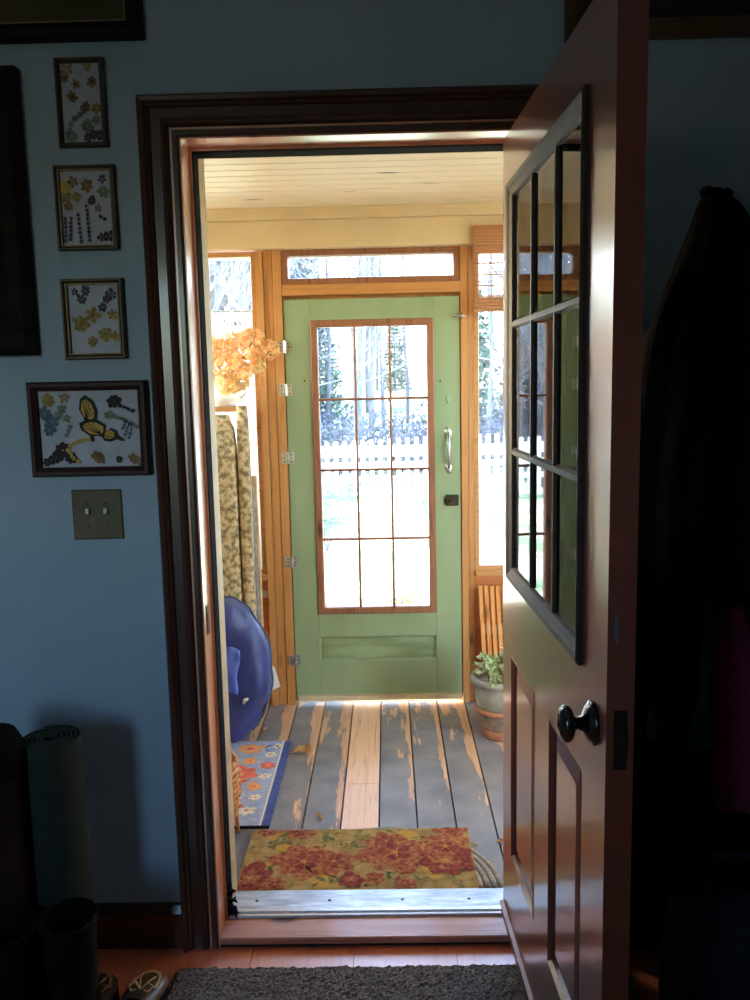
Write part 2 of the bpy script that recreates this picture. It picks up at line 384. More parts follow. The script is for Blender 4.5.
us = [gi0]+bu+[gi1]; zs = [gz0]+bz+[gz1]
for i in range(3):
    for j in range(3):
        MB().box(us[i], us[i+1], .005, .008, zs[j], zs[j+1]).build('glass_pane', M['glass_in'], dr)
# knob on the porch face and its twin inside
for side in (1, -1):
    kn = bpy.data.objects.new('door_knob', None); COL.objects.link(kn); kn.parent = dr; kn.location = (.842, 0 if side == 1 else t, 1.003)
    kn.rotation_euler = (PI/2*side, 0, 0)
    MB().lathe([(.0, .0), (.034, .0), (.036, .004), (.033, .008), (.029, .009), (.027, .013), (.020, .016), (.013, .020), (.010, .028)], 40, sy=1.08).build('rosette', M['bronze'] if side == 1 else M['knob_shade'], kn, smooth=True)
    MB().lathe([(.010, .02), (.0095, .028), (.011, .033), (.019, .036), (.026, .040), (.0285, .046), (.0275, .052), (.022, .058), (.012, .061), (.006, .0615), (.0045, .063), (0, .0632)], 40, sy=1.12).build('handle', M['bronze'] if side == 1 else M['knob_shade'], kn, smooth=True)
MB().box(DW-.0005, DW+.0012, .012, .034, .95, 1.05).box(DW, DW+.008, .016, .030, .985, 1.01).build('latch_plate', M['plate'], dr)
MB().prism([(DW+.0003, .010, 1.18), (DW+.0003, .015, 1.155), (DW+.0003, .019, 1.178), (DW+.0003, .013, 1.21)], (.0006, 0, 0)).build('paint_chip', plain('chipped_blue_paint', srgb(66, 92, 110), .8), dr)['label'] = 'scrap of pale blue paint on the door edge'
MB().prism([(0, -.001, DB-.012), (0, -.006, DB), (0, -.006, DB+.026), (0, -.010, DB+.030), (0, -.010, DB+.037), (0, 0, DB+.040), (0, .01, DB), ], (DW, 0, 0)).build('door_sweep', [noisy('door_sweep_metal', srgb(96, 60, 48), srgb(120, 80, 66), 20, rough=.35, metal=.3)], dr)
MB().box(0, DW, .012, .034, .082, DB).build('bottom_seal', M['rubber'], dr)
for z in (.35, 1.12, 1.95):
    MB().tube([(-.006, t+.004, z-.045), (-.006, t+.004, z+.045)], .006, 10).box(0, .03, t, t+.002, z-.045, z+.045).build('hinge', M['plate'], dr)

# ------------------------------------------------------------------ porch shell
mb = MB(); bx = -.3322-.1385*11; i = 0
bounds = []
while bx < PX1:
    bounds.append(bx); bx += .1385
mb.box(PX0, PX1, YO+.028, YD+.14, -.08, -.031, 2)
for i, b in enumerate(bounds):
    nat = abs(b-(-.1937)) < .03
    x0, x1 = max(b, PX0), min(b+.1385, PX1)
    if x1-x0 < .01: continue
    j = [(YO+.028, .99), (.99, YD+.14)] if nat else ([(YO+.028, 1.9)] if i % 3 else [(YO+.028, 1.9)])
    for y0, y1 in j: mb.box(x0+.003, x1-.003, y0+.001, y1-.001, -.03, 0, 1 if nat else 0)
m, nt, b_ = new_mat('worn_grey_floor_paint')
mp = coords(nt, (9, 1.5, 1)); n = nt.nodes.new('ShaderNodeTexNoise'); n.inputs['Scale'].default_value = 1.5; n.inputs['Detail'].default_value = 7; n.inputs['Roughness'].default_value = .62; nt.links.new(mp.outputs[0], n.inputs['Vector'])
tc = nt.nodes.new('ShaderNodeTexCoord'); sx = nt.nodes.new('ShaderNodeSeparateXYZ'); nt.links.new(tc.outputs['Object'], sx.inputs[0])
mr = nt.nodes.new('ShaderNodeMapRange'); mr.inputs[1].default_value = 1.1; mr.inputs[2].default_value = 1.75; mr.inputs[3].default_value = 0; mr.inputs[4].default_value = .13; nt.links.new(sx.outputs['Y'], mr.inputs[0])
mr2 = nt.nodes.new('ShaderNodeMapRange'); mr2.inputs[1].default_value = .55; mr2.inputs[2].default_value = .85; mr2.inputs[3].default_value = -.14; mr2.inputs[4].default_value = .0; nt.links.new(sx.outputs['Y'], mr2.inputs[0])
ad = nt.nodes.new('ShaderNodeMath'); ad.operation = 'ADD'; nt.links.new(n.outputs['Fac'], ad.inputs[0]); nt.links.new(mr.outputs[0], ad.inputs[1])
ad2 = nt.nodes.new('ShaderNodeMath'); ad2.operation = 'ADD'; nt.links.new(ad.outputs[0], ad2.inputs[0]); nt.links.new(mr2.outputs[0], ad2.inputs[1])
fx = nt.nodes.new('ShaderNodeMath'); fx.operation = 'MULTIPLY_ADD'; fx.inputs[1].default_value = 1/.1385; fx.inputs[2].default_value = .3322/.1385+20; nt.links.new(sx.outputs['X'], fx.inputs[0])
fr_ = nt.nodes.new('ShaderNodeMath'); fr_.operation = 'FRACT'; nt.links.new(fx.outputs[0], fr_.inputs[0])
fm = nt.nodes.new('ShaderNodeMapRange'); fm.interpolation_type = 'SMOOTHSTEP'; fm.inputs[1].default_value = .35; fm.inputs[2].default_value = .95; fm.inputs[3].default_value = -.10; fm.inputs[4].default_value = .10; nt.links.new(fr_.outputs[0], fm.inputs[0])
ad3 = nt.nodes.new('ShaderNodeMath'); ad3.operation = 'ADD'; nt.links.new(ad2.outputs[0], ad3.inputs[0]); nt.links.new(fm.outputs[0], ad3.inputs[1]); ad2 = ad3
msk = ramp(nt, [(.575, (0, 0, 0, 1)), (.60, (1, 1, 1, 1))]); nt.links.new(ad2.outputs[0], msk.inputs[0])
g = nt.nodes.new('ShaderNodeTexNoise'); g.inputs['Scale'].default_value = 7; g.inputs['Detail'].default_value = 8; nt.links.new(tc.outputs['Object'], g.inputs['Vector'])
gr = ramp(nt, [(.3, srgb(112, 110, 114)), (.7, srgb(140, 136, 136))]); nt.links.new(g.outputs['Fac'], gr.inputs[0])
mpw = coords(nt, (40, 2, 1)); gw = nt.nodes.new('ShaderNodeTexNoise'); gw.inputs['Scale'].default_value = 2; gw.inputs['Detail'].default_value = 6; nt.links.new(mpw.outputs[0], gw.inputs['Vector'])
wr = ramp(nt, [(.3, srgb(188, 144, 110)), (.7, srgb(214, 172, 138))]); nt.links.new(gw.outputs['Fac'], wr.inputs[0])
mx = nt.nodes.new('ShaderNodeMix'); mx.data_type = 'RGBA'; nt.links.new(msk.outputs[0], mx.inputs[0]); nt.links.new(gr.outputs[0], mx.inputs[6]); nt.links.new(wr.outputs[0], mx.inputs[7]); nt.links.new(mx.outputs[2], b_.inputs['Base Color'])
b_.inputs['Roughness'].default_value = .5; b_.inputs['Specular IOR Level'].default_value = .25; b_.inputs['Coat Roughness'].default_value = .3
M['greyfloor'] = m
M['natboard'] = wood('bare_pine_board', srgb(200, 154, 118), srgb(230, 188, 152), srgb(218, 174, 138), axis='y', rough=.5)
struct(mb.build('floor_porch', [M['greyfloor'], M['natboard'], M['dark']]))
# ceiling boards running across
mb = MB(); mb.box(PX0, PX1, YO, YD+.14, 2.383, 2.42, 1); y = YO
while y < YD+.1:
    mb.chamfer_box(PX0, PX1, 0, .012, 0, .088-.002, .004, T=Matrix(((1, 0, 0, 0), (0, 0, 1, y), (0, 1, 0, 2.37), (0, 0, 0, 1)))); y += .088
struct(mb.build('ceiling_porch', [M['ceil'], M['tan']]))
# beams over the green door
struct(MB().box(PX0, PX1, 1.79, YD+.02, 2.195, 2.318).build('trim_5', M['cream'], bevel=.003))
struct(MB().box(PX0, PX1, 1.765, YD+.02, 2.318, 2.37).build('trim_6', M['cream'], bevel=.003))
# front wall posts and boards
FT = YD-.0
mb = MB()
for x0, x1, y0 in ((-.596, -.563, -.010), (-.561, -.520, .0), (-.518, -.478, -.006)): mb.box(x0, x1, FT+y0, FT+.14, 0, 2.195)
struct(mb.build('trim_7', M['pine'], bevel=.002))
mb = MB()
for x0, x1, y0 in ((.352, .384, -.004), (.386, .412, .006)): mb.box(x0, x1, FT+y0, FT+.14, 0, 2.195)
struct(mb.build('trim_8', M['pine'], bevel=.002))
# low walls under the side windows
mb = MB(); z = 0
while z < .64:
    mb.box(PX0, -.597, FT+.015, FT+.14, z+.001, min(z+.093, .640)); z += .094
struct(mb.build('wall_porch_front', M['cedar']))
mb = MB(); z = 0
while z < .64:
    mb.box(.413, PX1, FT+.03, FT+.14, z+.001, min(z+.093, .641)); z += .094
struct(mb.build('wall_porch_front_right', M['cedar']))
# side windows: frames, panes
def side_window(name, x0, x1, z0, z1, lab):
    w = thing(name, lab, 'window', (0, 0, 0), kind='structure')
    q = MB(); q.frame(x0, x1, z0, z1, [(0, FT+.01), (.022, FT+.01), (.026, FT+.03), (.026, FT+.08), (0, FT+.08)])
    q.build('frame', M['pine_h'], w)
    MB().box(x0+.02, x1-.02, FT+.05, FT+.054, z0+.02, z1-.02).build('pane', M['glass'], w)
    MB().box(x0, x1, FT-.03, FT+.05, z0-.024, z0).build('sill', M['pine_h'], w, bevel=.002)
side_window('window_2', -1.70, -.598, .665, 2.192, 'side window between the pine post and the porch corner, left of the green door')
side_window('window_3', .414, 1.15, .665, 2.192, 'side window right of the green door behind a bamboo blind')
mb = MB(); mb.box(1.15, PX1, FT, FT+.14, .60, 2.195); struct(mb.build('trim_10', M['pine']))
# transom
w = thing('window_4', 'long low transom window above the green door', 'window', (0, 0, 0), kind='structure')
MB().frame(-.478, .352, 2.035, 2.198, [(0, FT+.004), (.030, FT+.004), (.034, FT+.02), (.034, FT+.06), (0, FT+.06)]).build('frame', M['sash'], w)
MB().box(-.446, .320, FT+.03, FT+.034, 2.066, 2.167).build('pane', M['glass'], w)
struct(MB().box(-.478, .352, FT-.004, FT+.14, 1.988, 2.037).build('trim_11', M['pine_h'], bevel=.002))
# porch end walls; unseen windows kept small and high to shape the light
def end_wall(name, x0, x1, wy0, wy1, wz0, wz1):
    q = MB()
    for y0, y1, z0, z1 in ((YO, wy0, 0, 2.4), (wy1, YD+.14, 0, 2.4), (wy0, wy1, 0, wz0), (wy0, wy1, wz1, 2.4)):
        if y1 > y0: q.box(x0, x1, y0, y1, z0, z1)
    struct(q.build(name, M['siding']))
end_wall('wall_porch_left', PX0-.1, PX0, .90, 1.74, 1.50, 2.19)
end_wall('wall_porch_right', PX1, PX1+.1, .90, 1.74, 1.50, 2.19)
for nm, x, lab in (('window_5', PX0-.06, 'unseen small window in the left end of the porch, set high to shape the light'), ('window_6', PX1+.02, 'unseen small window in the right end of the porch, set high to shape the light')):
    w = thing(nm, lab, 'window', (0, 0, 0), kind='structure')
    MB().box(x, x+.004, .90, 1.74, 1.50, 2.19).build('pane', M['glass_in'], w)
    q = MB()
    for y in (.90, 1.70): q.box(x-.02, x+.03, y, y+.04, 1.50, 2.19)
    q.build('frame', M['pine'], w)

# ------------------------------------------------------------------ green door
gd = thing('door_2', 'sage green porch door with twelve panes in a brown sash', 'door', (0, 0, 0), kind='structure')
gx0, gx1, gz0_, gz1_ = -.473, .3465, .022, 1.970; sx0, sx1, sz0, sz1 = -.352, .226, .461, 1.873
y0, y1 = FT+.002, FT+.04
def bx_(name, a, b, c, d, m=M['green'], e0=0.0, e1=0.0): return MB().box(a, b, y0+e0, y1+e1, c, d).build(name, m, gd, bevel=.0015)
bx_('stile', gx0, sx0, gz0_, gz1_); bx_('stile', sx1, gx1, gz0_, gz1_)
bx_('rail', sx0+.0008, sx1-.0008, sz1, gz1_, e0=.0008); bx_('rail', sx0+.0008, sx1-.0008, .345, sz0, e0=.0008); bx_('rail', sx0+.0008, sx1-.0008, gz0_, .223, e0=.0008)
MB().box(sx0, sx1, y0+.014, y1-.005, .22, .35).build('panel', M['green_worn'], gd)
MB().frame(sx0, sx1, .223, .345, [(0, y0), (.006, y0+.003), (.008, y0+.014), (0, y0+.014)]).build('panel_moulding', M['green'], gd)
MB().frame(sx0, sx1, sz0, sz1, [(0, y0-.006), (.004, y0-.010), (.028, y0-.010), (.033, y0-.004), (.033, y1), (0, y1)]).build('sash_frame', M['sash'], gd)
ix0, ix1, iz0, iz1 = sx0+.033, sx1-.033, sz0+.033, sz1-.033
for k in (1, 2):
    x = ix0+(ix1-ix0)*k/3+(.004 if k == 1 else -.003); MB().chamfer_box(x-.006, x+.006, y0-.004, y0+.026, iz0, iz1, .004).build('muntin', M['sash'], gd)
for k in (1, 2, 3):
    z = iz0+(iz1-iz0)*k/4; MB().chamfer_box(ix0, ix1, y0-.0045, y0+.026, z-.006, z+.006, .004).build('muntin', M['sash'], gd)
xs = [ix0, ix0+(ix1-ix0)/3, ix0+(ix1-ix0)*2/3, ix1]
for i in range(3):
    for j in range(4):
        za = iz0+(iz1-iz0)*j/4; MB().box(xs[i], xs[i+1], y0+.016, y0+.019, za, za+(iz1-iz0)/4).build('glass_pane', M['glass'], gd)
bx_('bottom_weatherboard', gx0+.01, gx1+.002, .024, .050, M['tan'], -.022, -.03)
# door stops behind the leaf
struct(MB().box(-.4785, -.462, FT+.042, FT+.139, 0, 1.99).box(.336, .353, FT+.042, FT+.139, 0, 1.99).box(-.462, .336, FT+.042, FT+.139, 1.955, 1.99).build('trim_9', M['pine']))
# hinges
for py, lx in ((347, 285), (390, 285), (458, 287), (562, 290), (660, 292)):
    c = at(lx, py, y0-.004); z = c.z
    q = MB(); e = .020
    q.box(gx0-.032, gx0-.003, y0-.010, y0-.006, z-e*1.3, z+e*1.3); q.box(gx0+.001, gx0+.028, y0-.005, y0-.001, z-e*1.3, z+e*1.3)
    q.tube([(gx0-.001, y0-.010, z-e*1.4), (gx0-.001, y0-.010, z+e*1.4)], .0055, 10)
    hg = q.build('hinge', M['silver'], gd)
    for dx in (-.019, .016):
        for dz in (-.017, .0, .017): MB().lathe([(.0, .0012), (.0032, .001), (.0036, 0)], 8, T=Matrix.Translation((gx0+dx, y0-(.010 if dx < 0 else .005), z+dz)) @ Matrix.Rotation(PI/2, 4, 'X')).build('hinge_screw', M['iron'], hg)
# pull handle
pz0, pz1 = at(448, 468, y0).z, at(448, 433, y0).z; px_ = .291
q = MB(); q.tube([(px_, y0-.004, pz1), (px_-.001, y0-.022, pz1-.02), (px_, y0-.032, (pz0+pz1)/2), (px_+.001, y0-.022, pz0+.02), (px_+.002, y0-.004, pz0)], [.006, .0075, .009, .0075, .006], 12)
for z in (pz0, pz1):
    q.lathe([(.024, 0), (.021, .004), (.011, .008), (0, .009)], 14, T=Matrix.Translation((px_, y0, z)) @ Matrix.Rotation(PI/2, 4, 'X') @ Matrix.Rotation(.3, 4, 'Z'), sx=.75, sy=1.25)
q.build('pull_handle', M['silver'], gd, smooth=True)
q = MB(); c = at(449, 399, y0); q.lathe([(.012, 0), (.011, .002), (.007, .003), (0, .003)], 16, T=Matrix.Translation((.29, y0, c.z)) @ Matrix.Rotation(PI/2, 4, 'X'), sy=1.6)
q.build('keyhole_cover', M['green'], gd)
c = at(451, 500, y0); q = MB(); q.box(.277, .336, y0-.016, y0, c.z-.026, c.z+.026).box(.268, .285, y0-.008, y0, c.z-.018, c.z+.010); q.tube([(.300, y0-.014, c.z), (.300, y0-.034, c.z)], .008, 10)
q.build('latch_box', M['iron'], gd, bevel=.003)
for x, z in ((-.385, at(300, 381, y0).z), (.255, at(438, 381, y0).z)):
    MB().lathe([(.005, 0), (.005, .002), (0, .003)], 10, T=Matrix.Translation((x, y0, z)) @ Matrix.Rotation(PI/2, 4, 'X')).build('screw_head', M['iron'], gd)
# hook and eye on the right post
c = at(461, 316, FT-.01)
h = thing('hook_and_eye', 'shiny metal hook and eye across the top right corner of the green door', 'hook', (c.x, c.y, c.z))
MB().tube([(-.036, 0, .002), (-.02, -.008, .001), (0, -.014, 0), (.014, -.012, -.002), (.020, -.004, -.001), (.016, .002, .004)], .006, 8).build('hook', M['silver'], h, smooth=True)
MB().lathe([(.013, 0), (.012, .012), (0, .018)], 12, T=Matrix.Rotation(PI/2, 4, 'X')).build('eye_plate', M['silver'], h, smooth=True)
# threshold outside under the green door
struct(MB().box(gx0-.01, gx1+.01, FT+.03, FT+.16, -.02, .004).build('trim_12', M['tan']))

# ------------------------------------------------------------------ bamboo blind
bm_ = wood('bamboo_slats', srgb(136, 84, 48), srgb(172, 112, 66), srgb(152, 96, 56), axis='x', rough=.6)
bd = thing('bamboo_blind', 'half raised woven bamboo blind hung in the window right of the green door', 'blind', (0, 0, 0))
bx0, bx1, by = .405, .98, 1.775
q = MB()
z = 2.272
for i in range(9): q.box(bx0, bx1, by-.014, by-.010, z-.0135, z-.001); z -= .0138
q.box(bx0, bx1, by-.008, by+.004, 2.235, 2.272)
q.build('valance', bm_, bd)
q = MB(); z = 2.15
while z > 1.955:
    for k in range(2): q.box(bx0+.002, bx1-.002, by-.004, by-.002, z-.0022, z); z -= .0052
    z -= .010
q.build('slat_weave', bm_, bd)
q = MB()
for z in (2.107, 2.057, 2.010, 1.962): q.box(bx0, bx1, by-.006, by-.001, z-.006, z)
q.build('batten', bm_, bd)
q = MB()
for x in (.43, .49, .55, .70, .86, .95): q.tube([(x, by-.006, 2.27), (x, by-.006, 1.90)], .0018, 6)
q.build('cord', bm_, bd)
q = MB(); z = 1.955
for i in range(5): q.box(bx0, bx1, by-.022+.004*abs(i-2), by+.012-.004*abs(i-2), z-.0125, z-.001); z -= .0132
q.build('folded_bottom', bm_, bd)

# ------------------------------------------------------------------ things in the porch
def disc_pts(cx, cy, r, n=16, z=0, sx=1, sy=1, j=0, rnd=None):
    return [(cx+r*sx*math.cos(2*PI*i/n)*(1+(rnd.uniform(-j, j) if rnd else 0)), cy+r*sy*math.sin(2*PI*i/n)*(1+(rnd.uniform(-j, j) if rnd else 0)), z) for i in range(n)]
def flower(q, cx, cy, r, z, n=5, mi=1, core=None, rnd=None, rot=0, sy=1):
    for k in range(n):
        a = rot+2*PI*k/n; rr_ = r*(rnd.uniform(.8, 1.15) if rnd else 1)
        ca, sa = math.cos(a), math.sin(a); pts = []
        for u, w_ in ((.12, .06), (.45, .26), (.75, .34), (.95, .2), (1.05, 0), (.95, -.2), (.75, -.34), (.45, -.26), (.12, -.06)):
            pts.append((cx+(ca*u-sa*w_)*rr_, cy+(sa*u+ca*w_)*rr_*sy, z+.0002*(k % 3)))
        q.poly(pts, mi)
    if core is not None: q.poly(disc_pts(cx, cy, r*.22, 10, z+.00093, sy=sy), core)

# half-round braided mat under the coir mat
hr = noisy('braided_jute', srgb(160, 148, 128), srgb(196, 182, 158), 50, rough=.95, bump=.5)
q = MB()
for k in range(16):
    ra = .36-k*.021
    if ra < .03: break
    pts = [(-.035+ra*1.02*math.cos(a), .262+ra*math.sin(a), .006) for a in [PI*i/40 for i in range(41)]]
    q.tube(pts, .0105 if k % 3 else .0098, 6, mi=1 if k < 3 else (0 if k < 7 else k//3 % 2))
hm = q.build('half_round_mat', [hr, noisy('braided_jute_grey', srgb(136, 130, 124), srgb(166, 160, 150), 50, rough=.95, bump=.5)], smooth=True)
tag(hm, 'half round pale braided mat lying under the floral doormat', 'mat')
# coir mat with painted flowers
T_ = Matrix.Translation((0, 0, 0))
cy0, cy1, cx0, cx1 = .242, .607, -.50, .258
rnd = random.Random(8)
coir = noisy('coir_gold', srgb(150, 122, 76), srgb(180, 152, 100), 30, rough=.95, bump=.7, bscale=220, spec=.1)
red_c = noisy('coir_red', srgb(140, 58, 60), srgb(178, 128, 80), 60, rough=.95, bump=.7, bscale=220, spec=.1)
red_d = noisy('coir_maroon', srgb(112, 52, 54), srgb(160, 84, 70), 60, rough=.95, bump=.7, bscale=220, spec=.1)
org_c = noisy('coir_orange', srgb(196, 120, 70), srgb(190, 144, 80), 60, rough=.95, bump=.7, bscale=220, spec=.1)
grn_c = noisy('coir_green', srgb(72, 92, 66), srgb(150, 138, 84), 60, rough=.95, bump=.7, bscale=220, spec=.1)
yel_c = noisy('coir_yellow', srgb(200, 150, 66), srgb(182, 148, 82), 60, rough=.95, bump=.7, bscale=220, spec=.1)
q = MB(); zt = .0195
q.box(cx0, cx1, cy0, cy1, .0, zt, 0)
rnd = random.Random(21)
def leaf2(x, y, l, a, z, mi):
    ca, sa = math.cos(a), math.sin(a); q.poly([(x+ca*u*l-sa*w_*l, y+sa*u*l+ca*w_*l, z) for u, w_ in ((0, 0), (.3, .18), (.65, .16), (1, 0), (.65, -.16), (.3, -.18))], mi)
spots = [(-.44, .60, .05, 1), (-.33, .60, .07, 1), (-.465, .31, .10, 2), (-.30, .40, .13, 1), (-.20, .40, .08, 1), (.0, .45, .13, 1), (-.03, .52, .08, 1), (.165, .40, .12, 2), (.17, .48, .10, 1), (.20, .60, .07, 1), (.03, .27, .045, 1), (-.07, .30, .04, 1), (-.14, .29, .05, 2), (-.38, .27, .05, 1)]
zz = zt+.0006
def cl(p): return (min(max(p[0], cx0+.004), cx1-.004), min(max(p[1], cy0+.004), cy1-.004), p[2])
n0 = len(q.v)
for i in range(16): q.poly(disc_pts(rnd.uniform(cx0, cx1), rnd.uniform(cy0, cy1), rnd.uniform(.02, .045), 12, zz-.0003, j=.3, rnd=rnd), 5)
for i in range(110):
    leaf2(rnd.uniform(cx0, cx1), rnd.uniform(cy0, cy1), rnd.uniform(.02, .05), rnd.uniform(0, 6.28), zz+.0001*(i % 3), 4)
for x, y in ((.09, .53), (.10, .46), (.22, .52), (-.40, .53), (-.22, .55), (-.2, .30), (.24, .38), (-.12, .54)):
    for k in range(5): leaf2(x+rnd.uniform(-.02, .02), y+rnd.uniform(-.03, .03), rnd.uniform(.03, .055), rnd.uniform(0, 6.28), zz+.0005+.0001*k, 4)
for x, y, r, mi in spots:
    zz += .00012; flower(q, x, y, r*.88, zz, 7, mi, 3, rnd, rnd.uniform(0, 6)); zz += .00007
    flower(q, x, y, r*.42, zz+.0014, 5, 2 if mi == 1 else 1, 3, rnd, rnd.uniform(0, 6))
for i in range(n0, len(q.v)): q.v[i] = cl(q.v[i])
o = q.build('floral_doormat', [coir, red_c, red_d, org_c, grn_c, yel_c]); tag(o, 'worn coir doormat painted with red flowers just beyond the sill', 'doormat')

# blue hooked rug
rz = noisy('rug_pale_blue', srgb(150, 164, 200), srgb(176, 186, 212), 40, rough=.95, bump=.6, bscale=200, spec=.1)
rbm = [rz, noisy('rug_navy', srgb(64, 78, 132), srgb(80, 94, 148), 40, rough=.95, spec=.1), noisy('rug_coral', srgb(206, 92, 84), srgb(222, 120, 92), 60, rough=.95, spec=.1),
       noisy('rug_orange', srgb(220, 150, 92), srgb(232, 172, 116), 60, rough=.95, spec=.1), noisy('rug_cream', srgb(220, 210, 190), srgb(232, 224, 204), 60, rough=.95, spec=.1), M['dark']]
q = MB(); bxr0, bxr1, byr0, byr1 = -1.16, -.450, .655, 1.385
q.box(bxr0, bxr1, byr0, byr1, .001, .011, 1); q.box(bxr0, bxr1-.028, byr0+.0, byr1, .011, .0125, 0)
q.box(bxr1-.036, bxr1-.030, byr0, byr1, .0125, .0133, 4)
q.box(bxr0, bxr1, byr0-.003, byr0+.002, .0, .0100, 5)
rnd = random.Random(4); z = .0135
for x, y, r, mi in ((-.62, 1.30, .060, 3), (-.505, 1.33, .028, 4), (-.60, 1.18, .034, 3), (-.52, 1.14, .032, 2), (-.525, 1.24, .028, 4), (-.62, 1.06, .072, 2), (-.52, 1.04, .028, 4), (-.55, .95, .036, 3), (-.64, .90, .045, 2), (-.53, .86, .026, 4), (-.62, .78, .05, 2), (-.55, .76, .034, 4), (-.64, .70, .04, 3), (-.75, 1.2, .06, 2), (-.8, .95, .07, 3), (-.9, 1.1, .05, 2), (-.95, .8, .06, 2)):
    flower(q, x, y, r, z, 6, mi, 2 if mi != 2 else 3, rnd, rnd.uniform(0, 6)); z += .00005
for k in range(4):
    cx, cy = (-.53, -.57, -.53, -.60)[k], (1.30, .83, .73, .98)[k]
    pts = [(cx+.035*math.cos(a)*(1-a/9), cy+.045*math.sin(a)*(1-a/9), .0138) for a in [i*.3 for i in range(16)]]
    q.tube(pts, .0018, 5, mi=4 if k else 1)
o = q.build('flowered_rug', rbm); tag(o, 'pale blue hooked rug with coral and orange flowers and navy edge', 'rug')

# dry leaves
def dryleaf(px, py, s, lab, rot, c=M['pine']):
    d = _f + _rt*((px-375)/CF) - _up*((py-500)/CF); p = CAM+d*(-CAM.z/d.z)
    q = MB(); n = 10; vs = []
    for i in range(n+1):
        u = i/n; w_ = math.sin(PI*u)**.8*.32*(1+.25*math.sin(u*19))
        for k in (-1, -.5, 0, .5, 1): vs.append((u*s-s/2, k*w_*s, .004+.30*s*abs(k)**1.5*(.4+u)*(1 if k > 0 else .5)+.05*s*math.sin(u*6)))
    fs = [(i*5+k, i*5+k+1, i*5+k+6, i*5+k+5) for i in range(n) for k in range(4)]
    q.add(vs, fs); q.tube([(-s/2, 0, .006), (-s*.75, .0, .012)], .0012, 5)
    o = q.build('dry_leaf', leafm, smooth=True); o.location = (p.x, p.y, 0); o.rotation_euler = (0, 0, rot)
    tag(o, lab, 'leaf')
leafm = translucent('dry_leaf_tan', srgb(176, 128, 70), srgb(206, 164, 104), 30, .25)
dryleaf(302, 753, .075, 'largest curled tan leaf on the porch boards beside the blue rug', .3)
dryleaf(320, 818, .035, 'small pale leaf on a grey board between the blue rug and coir mat', 2.0)
dryleaf(266, 731, .035, 'small tan leaf on the boards near the blue canvas bag', 1.2)
dryleaf(503-3, 843, .025, 'tiny leaf beside the rim of the half round mat', .5)
dryleaf(474, 846, .022, 'crumbled leaf bit on the half round mat', 2.5)

# basket with a wooden handle by the left jamb (its right side shows)
bk = thing('splint_basket', 'tall honey coloured splint basket standing behind the left door jamb', 'basket', (-.712, .62, 0))
wick = wood('splint_weave', srgb(166, 98, 42), srgb(196, 128, 62), srgb(180, 112, 50), axis='x', rough=.6)
q = MB(); prof = [(.14, 0.02), (.155, .06), (.165, .12), (.160, .18), (.148, .24), (.136, .28)]
n = 28
for k, (r, z) in enumerate([(.13+.035*math.sin(PI*(i/13)*.8), .016+i*.0205) for i in range(13)]):
    pts = [((r+.003*(1 if (j+k) % 2 else -1))*math.cos(2*PI*j/n), (r+.003*(1 if (j+k) % 2 else -1))*math.sin(2*PI*j/n), z) for j in range(n+1)]
    q.tube(pts, .0095, 6)
q.lathe([(0, .004), (.125, .004), (.13, .01), (.13, .016), (0, .016)], 28)
q.build('woven_body', wick, bk, smooth=True)
q = MB(); q.tube([(.135*math.cos(2*PI*j/24), .135*math.sin(2*PI*j/24), .285) for j in range(25)], .010, 8); q.build('rim', wick, bk, smooth=True)
for k in range(6):
    a = 2*PI*k/6+.12; MB().box(.0, .010, -.013, .013, .0, .35 if k == 0 else .30, T=Matrix.Rotation(a, 4, 'Z') @ Matrix.Translation((.150, 0, 0)) @ Matrix.Rotation(-.06, 4, 'Y')).build('stave', wick, bk)

# plant pot
pc = at(496, 700, 1.44); pot = thing('plant_pot', 'weathered grey and terracotta flower pot at the foot of the right pine post', 'pot', (.49, 1.45, 0))
potm = noisy('weathered_pot', srgb(120, 116, 104), srgb(156, 150, 136), 9, rough=.8, bump=.2)
terra = noisy('terracotta_band', srgb(150, 92, 62), srgb(178, 118, 86), 12, rough=.8, bump=.2)
q = MB(); q.lathe([(0, .0), (.085, 0), (.088, .01), (.095, .045)], 40, mi=1); q.lathe([(.095, .045), (.098, .05), (.100, .06), (.106, .09), (.112, .12)], 40, mi=0)
q.build('base', [noisy('blotched_lower_pot', srgb(84, 84, 80), srgb(164, 128, 100), 12, rough=.8, bump=.2), terra], pot, smooth=True)
MB().lathe([(.104, .118), (.119, .120), (.124, .125), (.124, .134), (.119, .139), (.110, .142)], 40).build('band', terra, pot, smooth=True)
MB().lathe([(.110, .130), (.116, .16), (.123, .22), (.128, .25), (.130, .254)], 40).build('body', potm, pot, smooth=True)
MB().lathe([(.122, .248), (.136, .250), (.142, .258), (.142, .272), (.136, .280), (.122, .280), (.118, .27), (.112, .245), (0, .24)], 40).build('rim', potm, pot, smooth=True)
MB().lathe([(0, .252), (.11, .250), (.119, .246)], 24).build('soil', plain('potting_soil', srgb(58, 42, 30), .9), pot)
plt = thing('potted_succulent', 'trailing grey green leafy plant growing in the weathered pot', 'plant', (.49, 1.45, .252))
rnd = random.Random(6); stems = MB(); leaves = MB(); flw = MB()
